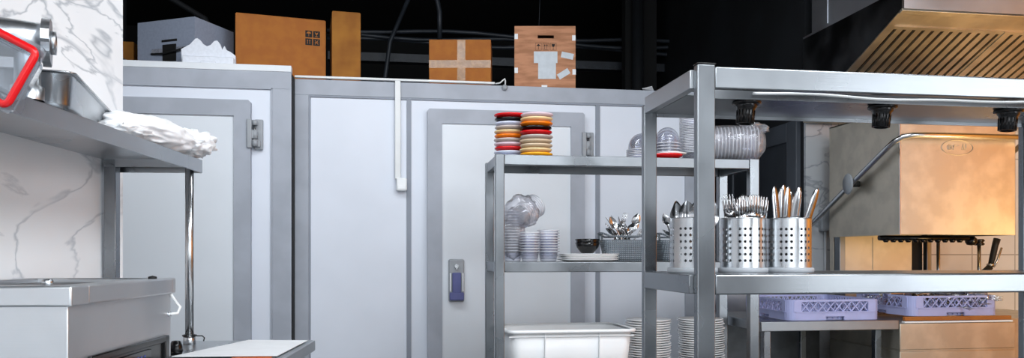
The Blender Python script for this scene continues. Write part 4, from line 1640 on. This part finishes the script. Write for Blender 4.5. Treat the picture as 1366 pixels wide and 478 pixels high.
b.lathe([(0, 0), (0.044, 0), (0.046, 0.004), (0.042, 0.010), (0, 0.012)], seg=28, mtx=Matrix.Translation((DX0 - 0.060, 3.97, 1.583)) @ Matrix.Diagonal((1, 1, 1.25, 1)) @ Matrix.Rotation(R(-90), 4, 'Y'))
b.obj('pivot_cap', 'slate', dw)['label'] = 'grey oval pivot cap'
# rear column
b = B()
b.box(2.552, 3.055, 4.262, 4.30, 0.86, 1.90, 0.003)
b.box(2.80, 2.803, 4.258, 4.263, 0.86, 1.30)
b.obj('rear_panel', 'steel_hood', dw)
b = B()
b.box(2.555, 2.59, 4.20, 4.255, 0.86, 1.32, 0.003)
b.obj('guide_column', 'steel_z', dw)
b = B()
b.box(3.12, 3.15, 4.22, 4.255, 0.86, 1.32, 0.003)
b.obj('guide_column', 'steel_z', dw)
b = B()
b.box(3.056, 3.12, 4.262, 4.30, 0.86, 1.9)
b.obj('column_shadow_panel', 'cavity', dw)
# wash arm with nozzles just under the hood
b = B()
b.tube([(2.60, 3.90, 1.290), (3.13, 3.90, 1.290)], 0.014, 12)
wa = b.obj('wash_arm', 'black_plastic', dw)
for i in range(11):
    x = 2.64 + i * 0.044
    B().lathe([(0, -0.016), (0.010, -0.016), (0.015, -0.008), (0.015, 0.004), (0, 0.006)], (x, 3.90, 1.282), 12).obj('nozzle', 'black_plastic', wa)
b = B()
b.lathe([(0, -0.026), (0.022, -0.022), (0.03, -0.006), (0.03, 0.01), (0.018, 0.024), (0, 0.026)], (3.165, 3.92, 1.276), 24)
b.obj('wash_arm_hub', 'black_plastic', dw)
# pre-rinse tap
pt_ = thing('rinse_tap', 'pre-rinse tap riser with black spray handle behind the dishwasher', 'tap', (3.36, 4.05, 0.88))
b = B()
b.tube([(-0.04, 0, 0), (-0.04, 0, 0.375)], 0.010, 12)
b.tube([(-0.22, 0.1, 0), (-0.22, 0.1, 0.40)], 0.010, 12)
b.obj('riser', 'chrome', pt_)
b = B()
b.lathe([(0, 0), (0.022, 0.0), (0.03, 0.008), (0.022, 0.016), (0.022, 0.02), (0.03, 0.026), (0.024, 0.036), (0, 0.036)], (-0.04, 0, 0.372), 20)
b.obj('valve_knob', 'black_plastic', pt_)
b = B()
b.tube([(0.075, 0, 0.41), (0.062, 0, 0.37), (0.045, 0, 0.30), (0.030, 0, 0.25)], [0.019, 0.017, 0.016, 0.013], 14)
b.tube([(0.030, 0, 0.25), (0.0, 0, 0.225), (-0.01, 0, 0.22)], 0.018, 12)
b.obj('spray_handle', 'black_rubber', pt_)
b = B()
b.tube([(0.095, -0.01, 0.36), (0.07, -0.01, 0.29), (0.045, -0.01, 0.25)], 0.006, 8)
b.lathe([(0.017, 0), (0.020, 0.0), (0.020, 0.014), (0.017, 0.014)], (0.032, 0, 0.255), 16)
b.obj('trigger', 'chrome', pt_)
b = B()
b.box(-0.3, 0.3, -0.3, 0.36, -0.88, 0.0)
o = b.obj('sink_counter', 'steel_hood', loc=(3.50, 4.06, 0.86))
tag(o, 'stainless steel counter to the right of the dishwasher', 'counter')
# outlet box on the marble pillar
ob = thing('switch_box', 'grey switch box on the marble pillar beside the dishwasher', 'switch box', (2.60, 4.43, 1.34))
B().box(-0.045, 0.03, -0.04, 0, 0, 0.13, 0.005).obj('box_body', 'slate', ob)
B().tube([(-0.01, -0.02, 0), (-0.01, -0.02, -0.5)], 0.008, 8).obj('conduit', 'grey_plastic', ob)


# dish racks
def lattice_wall(b, w, z0, z1, y0, y1, cells, mtx):
    cw = w / cells
    hh = z1 - z0
    ln = math.hypot(cw, hh) 
    a = math.atan2(hh, cw)
    for layer, (sg, yy0, yy1) in enumerate(((1, y0, (y0 + y1) / 2), (-1, (y0 + y1) / 2, y1))):
        for i in range(cells):
            cx = -w / 2 + cw * (i + 0.5)
            m = mtx @ Matrix.Translation((cx, 0, (z0 + z1) / 2)) @ Matrix.Rotation(-sg * a, 4, 'Y')
            b.box(-ln / 2, ln / 2, yy0, yy1, -0.0022, 0.0022, mtx=m)


def dish_rack(label, x, y, z, rz=0):
    t = thing('dish_rack', label, 'dish rack', (x, y, z), rz, 'lilac dish racks')
    Wd = 0.5
    b = B()
    fr = None
    low = B()
    top = B()
    lat = B()
    for k in range(4):
        m = Matrix.Rotation(k * PI / 2, 4, 'Z') @ Matrix.Translation((0, -Wd / 2, 0))
        low.box(-0.21, -0.05, 0, 0.012, 0, 0.040, mtx=m)
        low.box(0.05, 0.21, 0, 0.012, 0, 0.040, mtx=m)
        low.box(-0.05, 0.05, 0, 0.012, 0.018, 0.040, mtx=m)
        low.box(-0.05, 0.05, 0.022, 0.026, 0, 0.018, mtx=m)
        low.box(-0.21, 0.21, -0.003, 0.012, 0.038, 0.043, mtx=m)
        top.box(-0.21, 0.21, -0.001, 0.012, 0.092, 0.102, mtx=m)
        top.box(-0.22, -0.18, 0, 0.010, 0.040, 0.095, mtx=m)
        top.box(0.18, 0.22, 0, 0.010, 0.040, 0.095, mtx=m)
        lat = B()
        lattice_wall(lat, 0.36, 0.043, 0.093, 0.001, 0.009, 8, m)
        lattice_wall(lat, 0.36, 0.043, 0.093, 0.020, 0.026, 14, m)
        lat.obj('lattice', 'lilac', t)
        # rounded corner
        pts = []
        for rr_, rv in ((0.045, 0), (0.033, 1)):
            seq = [R(180 + 90 * i / 6) for i in range(7)]
            if rv:
                seq = seq[::-1]
            pts += [(-Wd / 2 + 0.045 + rr_ * math.cos(a), 0.045 + rr_ * math.sin(a)) for a in seq]
        cb = B()
        n = len(pts)
        v = [m @ Vector((p[0], p[1], 0)) for p in pts] + [m @ Vector((p[0], p[1], 0.102)) for p in pts]
        low._new(v, [tuple(range(n)), tuple(range(n, 2 * n))] + [(i, (i + 1) % n, n + (i + 1) % n, n + i) for i in range(n)])
    low.obj('rack_base_band', 'lilac', t)
    top.obj('rack_top_rail', 'lilac', t)
    g = B()
    for i in range(17):
        p = -0.224 + i * 0.028
        g.box(p - 0.002, p + 0.002, -0.236, 0.236, 0.006, 0.011)
        g.box(-0.236, 0.236, p - 0.002, p + 0.002, 0.006, 0.011)
    g.obj('base_grid', 'lilac', t)
    return t


dish_rack('empty lilac dish rack on the steel dish table', 2.205, 3.915, 0.874, 0)
dish_rack('lilac dish rack with cutlery sliding into the dishwasher', 2.855, 3.895, 0.889, 0)
rr = random.Random(9)
for i in range(54):
    pr_, nm, ct = ((fk, 'fork', 'fork'), (spn, 'spoon', 'spoon'))[i % 2]
    o = pr_.copy()
    COL.objects.link(o)
    o.rotation_euler = (R(90) + rr.uniform(-0.15, 0.15), rr.uniform(0, 3), rr.uniform(0, 2 * PI))
    o.location = (2.855 + rr.uniform(-0.13, 0.13), 3.88 + rr.uniform(-0.13, 0.13), 0.945 + rr.uniform(0, 0.055))
    tag(o, 'washed steel %s heaped in the dish rack at the dishwasher' % nm, ct, 'washed %ss in the dish rack' % nm)
gl = B().lathe([(0.0, 0.0), (0.028, 0.0), (0.033, 0.05), (0.034, 0.10), (0.032, 0.10), (0.030, 0.006), (0, 0.006)], seg=24).obj('drinking_glass', 'clear')
for i, (x, y) in enumerate(((3.04, 3.70), (2.99, 3.80))):
    o = gl if i == 0 else gl.copy()
    if i:
        COL.objects.link(o)
    o.location = (x, y, 0.90)
    o.scale = (1, 1, 1.05)
    tag(o, 'clear drinking glass at the right end of the cutlery rack', 'glass', 'glasses in the dish rack')

# ------------------------------------------------------------------ extraction hood above the dishwasher
HX0, HX1, HY0, HY1 = 2.44, 4.35, 3.48, 4.40
zf, zb = 2.385, 1.995
ex = thing('extraction_hood', 'large stainless steel extraction hood with slotted filters above the dishwasher', 'extractor hood', (0, 0, 0))


def zs_(y):
    return zf + (zb - zf) * (y - HY0) / (HY1 - HY0)


b = B()
b.prism([(HY0, zf), (HY1, zb), (HY1, 2.48), (HY0, 2.48)], 'x', HX0, HX0 + 0.012)
b.obj('side_panel', 'steel_dark', ex)  # darker steel colour stands in for the black void it reflects
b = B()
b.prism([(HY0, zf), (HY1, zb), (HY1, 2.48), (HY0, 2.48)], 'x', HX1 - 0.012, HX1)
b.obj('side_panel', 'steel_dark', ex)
b = B()
b.box(HX0 + 0.012, HX1 - 0.012, HY0, HY0 + 0.012, zf, 2.48)
b.box(HX0 + 0.012, HX1 - 0.012, HY1 - 0.012, HY1, zb, 2.48)
b.box(HX0, HX1, HY0, HY1, 2.48, 2.492)
b.obj('canopy_panel', 'steel_box', ex)
# plenum above
b = B()
b.box(HX0, HX1, HY0, 4.30, 2.492, 3.55)
b.box(HX0 - 0.004, HX0, 4.13, 4.136, 2.5, 3.5)
b.obj('plenum', 'steel_box', ex)
# sloped underside frame and filters, built in slope coordinates
sl = math.atan2(zb - zf, HY1 - HY0)
LS = math.hypot(zb - zf, HY1 - HY0)
MS = Matrix.Translation((HX0, HY0, zf)) @ Matrix.Rotation(sl, 4, 'X')
Wh = HX1 - HX0
b = B()
b.box(0, Wh, 0, 0.03, -0.012, 0.004, 0.002, mtx=MS)
b.box(0, 0.035, 0.02, LS, -0.006, 0.004, mtx=MS)
b.box(Wh - 0.035, Wh, 0.02, LS, -0.006, 0.004, mtx=MS)
b.box(0, Wh, LS - 0.05, LS, -0.012, 0.006, mtx=MS)
b.obj('lower_rim', 'steel_hood', ex)
b = B()
b.box(0.035, Wh - 0.035, 0.03, 0.13, 0.006, 0.010, mtx=MS)
b.obj('gutter_plate', 'steel_hood', ex)
x = 0.035
for k in range(3):
    nb = 12 if k == 0 else 10
    wf = nb * 0.052
    b = B()
    b.box(x, x + wf, 0.13, 0.15, -0.002, 0.012, mtx=MS)
    b.box(x, x + wf, LS - 0.07, LS - 0.045, -0.002, 0.012, mtx=MS)
    for i in range(nb + 1):
        c = x + i * 0.052
        a0, a1 = max(x, c - 0.017), min(x + wf, c + 0.017)
        b.box(a0, a1, 0.15, LS - 0.07, -0.001, 0.003, mtx=MS)
        for q in (a0, a1 - 0.002):
            b.box(q, q + 0.002, 0.15, LS - 0.07, 0.003, 0.012, mtx=MS)
    for i in range(nb):
        c = x + (i + 0.5) * 0.052
        b.box(c - 0.016, c + 0.016, 0.15, LS - 0.07, 0.026, 0.029, mtx=MS)
    b.obj('baffle_filter', 'steel_hood', ex)
    x += wf
    if k < 2:
        B().box(x, x + 0.03, 0.13, LS - 0.045, -0.006, 0.01, mtx=MS).obj('divider_bar', 'steel_hood', ex)
        x += 0.03
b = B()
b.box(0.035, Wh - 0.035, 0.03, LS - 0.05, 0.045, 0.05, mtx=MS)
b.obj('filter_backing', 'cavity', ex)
